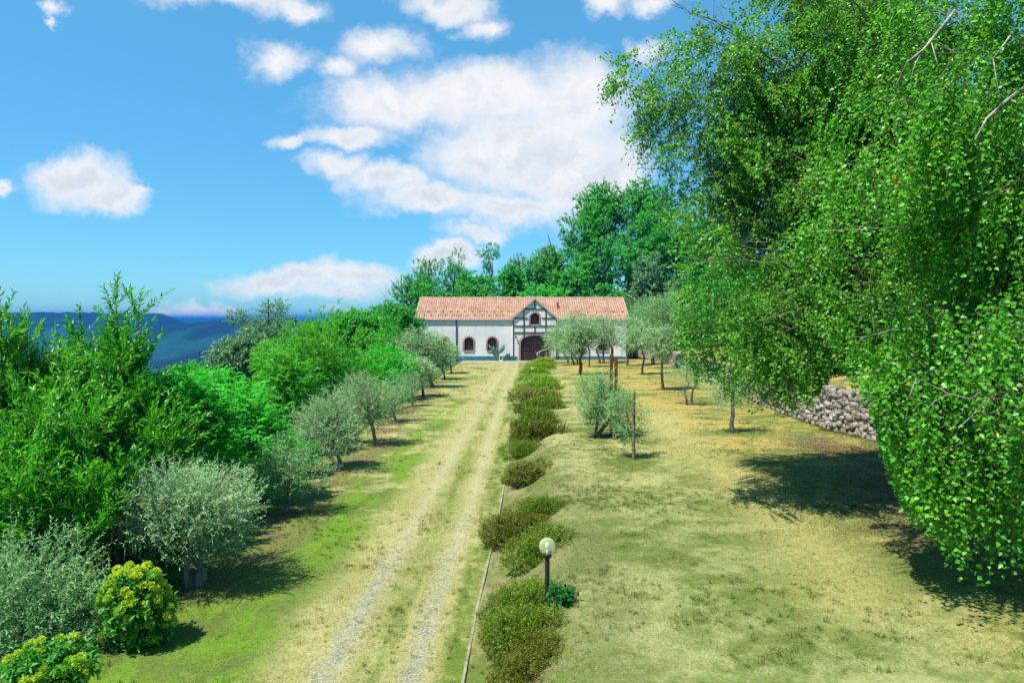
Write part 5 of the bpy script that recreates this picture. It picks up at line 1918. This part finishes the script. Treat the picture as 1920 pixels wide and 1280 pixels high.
# blue sheet on the terrace behind the near birch, a fallen branch, leaf litter
xb, yb = at(1895, 700, 20).x, 20.0
zb = terrace_z(xb, yb)
bs = MB()
n = 9
vs = []
for j in range(n):
    for i in range(n):
        u, v = i / (n - 1) * 2 - 1, j / (n - 1) * 2 - 1
        hgt = .55 * max(0, 1 - max(abs(u), abs(v)) ** 4) + .05 * math.sin(5 * u + 3 * v)
        vs.append((u * .9, v * .7, hgt - .03))
bs.add(vs, [(j * n + i, j * n + i + 1, (j + 1) * n + i + 1, (j + 1) * n + i) for j in range(n - 1) for i in range(n - 1)])
o = bs.build('blue_sheet', M['blue_cloth'], None, True)
o.location = (xb, yb, zb)
tag(o, 'blue sheet over a low heap on the terrace, glimpsed through the birch leaves', 'sheet')
q = hit(1665, 938)
o = MB().tube([(-.55, -.1, .03), (-.1, 0, .06), (.3, .1, .05), (.8, .25, .10)], [.015, .03, .026, .012], 6).tube([(.3, .1, .05), (.45, -.1, .12)], [.016, .006], 5).build('fallen_branch', M['bark_twig'])
o.location = q
tag(o, 'dead grey branch lying on the lawn under the birch', 'branch')
rng = np.random.RandomState(31)
n = 4200
tt = rng.rand(n) * (len(LITTER) - 1)
li = np.minimum(tt.astype(int), len(LITTER) - 2)
A_ = np.array([p[:] for p in LITTER])
Pl = A_[li] + (A_[li + 1] - A_[li]) * (tt - li)[:, None] + rng.normal(0, .75, (n, 3))
Pl[:, 2] = ground_z(Pl[:, 0], Pl[:, 1]) + .012
ns_ = 900
Ys = rng.uniform(8.5, 24, ns_)
Xs = rng.uniform(2.5, 10, ns_)
Pl = np.concatenate([Pl, np.stack([Xs, Ys, ground_z(Xs, Ys) + .015], 1)])
n = len(Pl)
g = Geo()
g.leaves(Pl, rng.normal(size=(n, 3)) * np.array([1, 1, .2]), UP + rng.normal(0, .4, (n, 3)), .05, .032)
tag(link('leaf_litter', g.mesh('leaf_litter', (0, 0, 0)), None, [M['litter']]), 'fallen brown leaves under the birch by the stone wall', 'litter', kind='stuff')

# ------------------------------------------------------------------ grass blades over the lawn
def lawn_points(rng, n, y0, y1):
    Y = np.sqrt(rng.uniform(y0 ** 2, y1 ** 2, n))
    X = rng.uniform(-.80, .84, n) * Y
    k = (X > LEFT - .35) & (X < np.interp(Y, [8, 15, 20, 23, 30, 60], [9, 11, 12, 12, 12, 14]))
    X, Y = X[k], Y[k]
    r = X - kerb_x(Y)
    rr_ = r + (Y - 12) * .014
    rut = np.exp(-((rr_ + .72) / .2) ** 2) + np.exp(-((rr_ + 1.86) / .22) ** 2)
    keep = rng.rand(len(X)) > .85 * rut * (r < 0) * sstep(Y, 40, 12)
    keep &= ~((r > -.02) & (r < .10))
    keep &= rng.rand(len(X)) > .4 * ((r > .1) & (r < 1.4))
    cl = vnoise(X, Y, 4.0, 17)
    keep &= rng.rand(len(X)) < .55 + .45 * cl
    return X[keep], Y[keep]


rng = np.random.RandomState(77)
g = Geo()
for n, y0, y1, bl, bw in ((230000, 7.6, 13, .040, .006), (190000, 12.5, 22, .05, .010), (110000, 21, 42, .07, .022), (34000, 41, 86, .11, .07)):
    X, Y = lawn_points(rng, n, y0, y1)
    m = len(X)
    Pg = np.stack([X, Y, ground_z(X, Y) - .004], 1)
    s = rng.uniform(.5, 1.25, m) * (1 + .5 * np.clip(vnoise(X, Y, 2.3, 9), 0, 1))
    s = s * np.where(X < LEFT + .5, 1.7, 1.0)
    D = UP * .75 + rng.normal(0, .65, (m, 3))
    D[:, 2] = np.abs(D[:, 2])
    D = nrm(D)
    S = nrm(np.cross(D, rdirs(rng, m)))
    L_ = (bl * s)[:, None]
    v = np.empty((m, 3, 3))
    v[:, 0] = Pg - S * bw * .5
    v[:, 1] = Pg + S * bw * .5
    v[:, 2] = Pg + D * L_
    g.add(v.reshape(-1, 3), np.arange(m)[:, None] * 3 + np.array([[0, 1, 2]]))
# longer tufts and weeds
for n, y0, y1, ht in ((9000, 7.6, 17, .095), (5000, 14, 26, .10), (3000, 22, 50, .11)):
    X, Y = lawn_points(rng, n, y0, y1)
    tw = np.clip(vnoise(X, Y, 1.1, 23), -1, 1)
    k = rng.rand(len(X)) < .22 + .75 * tw
    X, Y = X[k], Y[k]
    wx = np.linspace(0, len(WALL) - 1.01, 260)
    wp = [wall_pt(float(q))[0] for q in wx]
    X = np.concatenate([X, [p.x - .05 + rng.normal(0, .12) for p in wp]])
    Y = np.concatenate([Y, [p.y - .1 + rng.normal(0, .12) for p in wp]])
    nbl = 16
    m = len(X) * nbl
    C_ = np.repeat(np.stack([X, Y, ground_z(X, Y)], 1), nbl, 0)
    sz = np.repeat(rng.uniform(.5, 1.3, len(X)), nbl)
    Pg = C_ + rng.normal(0, .03, (m, 3)) * np.array([1, 1, 0]) * sz[:, None] * (1.6 if y0 > 20 else 1)
    D = nrm(UP + rng.normal(0, .45, (m, 3)))
    S = nrm(np.cross(D, rdirs(rng, m)))
    v = np.empty((m, 3, 3))
    bw = .009 if y0 < 20 else .02
    v[:, 0] = Pg - S * bw * .5
    v[:, 1] = Pg + S * bw * .5
    v[:, 2] = Pg + D * (ht * sz * rng.uniform(.5, 1.1, m))[:, None]
    g.add(v.reshape(-1, 3), np.arange(m)[:, None] * 3 + np.array([[0, 1, 2]]))
GVV = np.concatenate(g.V)
me = np_mesh('grass', GVV, np.concatenate(g.T), True)
set_attrs(me, GVV[:, 0], GVV[:, 1])
tag(link('grass', me, None, [M['grass_blade']]), 'short dry grass blades of the mown lawn', 'grass', kind='stuff')

# ------------------------------------------------------------------ loose gravel in the wheel tracks
rng = np.random.RandomState(55)
n = 3000
Y = np.sqrt(rng.uniform(7.6 ** 2, 22 ** 2, n))
k_ = rng.rand(n) < np.clip(.75 + .8 * vnoise(Y, Y, 1.4, 2), .1, 1) * sstep(Y, 24, 12)
Y = Y[k_]
n = len(Y)
rr_ = np.where(rng.rand(n) < .5, -.72, -1.86) + rng.normal(0, .17, n)
X = kerb_x(Y) + rr_ - (Y - 12) * .014
C_ = np.stack([X, Y, ground_z(X, Y) + .003], 1)
octa = np.array([[1, 0, 0], [0, 1, 0], [-1, 0, 0], [0, -1, 0], [0, 0, .7], [0, 0, -.7]])
of = np.array([[0, 1, 4], [1, 2, 4], [2, 3, 4], [3, 0, 4], [1, 0, 5], [2, 1, 5], [3, 2, 5], [0, 3, 5]])
sc_ = rng.uniform(.006, .019, (n, 1, 1)) * rng.uniform(.6, 1.3, (n, 6, 1))
a_ = rng.uniform(0, 6.28, n)
rot = np.stack([np.stack([np.cos(a_), -np.sin(a_), 0 * a_], 1), np.stack([np.sin(a_), np.cos(a_), 0 * a_], 1), np.stack([0 * a_, 0 * a_, 1 + 0 * a_], 1)], 1)
V = C_[:, None] + np.einsum('nij,kj->nki', rot, octa) * sc_
T = (np.arange(n)[:, None, None] * 6 + of[None]).reshape(-1, 3)
M['pebble'] = island_mat('pebble', [(0.11, 0.105, 0.09), (0.24, 0.225, 0.19), (0.16, 0.15, 0.13), (0.30, 0.28, 0.24)])
tag(link('gravel', np_mesh('gravel', V.reshape(-1, 3), T), None, [M['pebble']]), 'loose grey gravel in the two wheel tracks of the drive', 'gravel', kind='stuff')
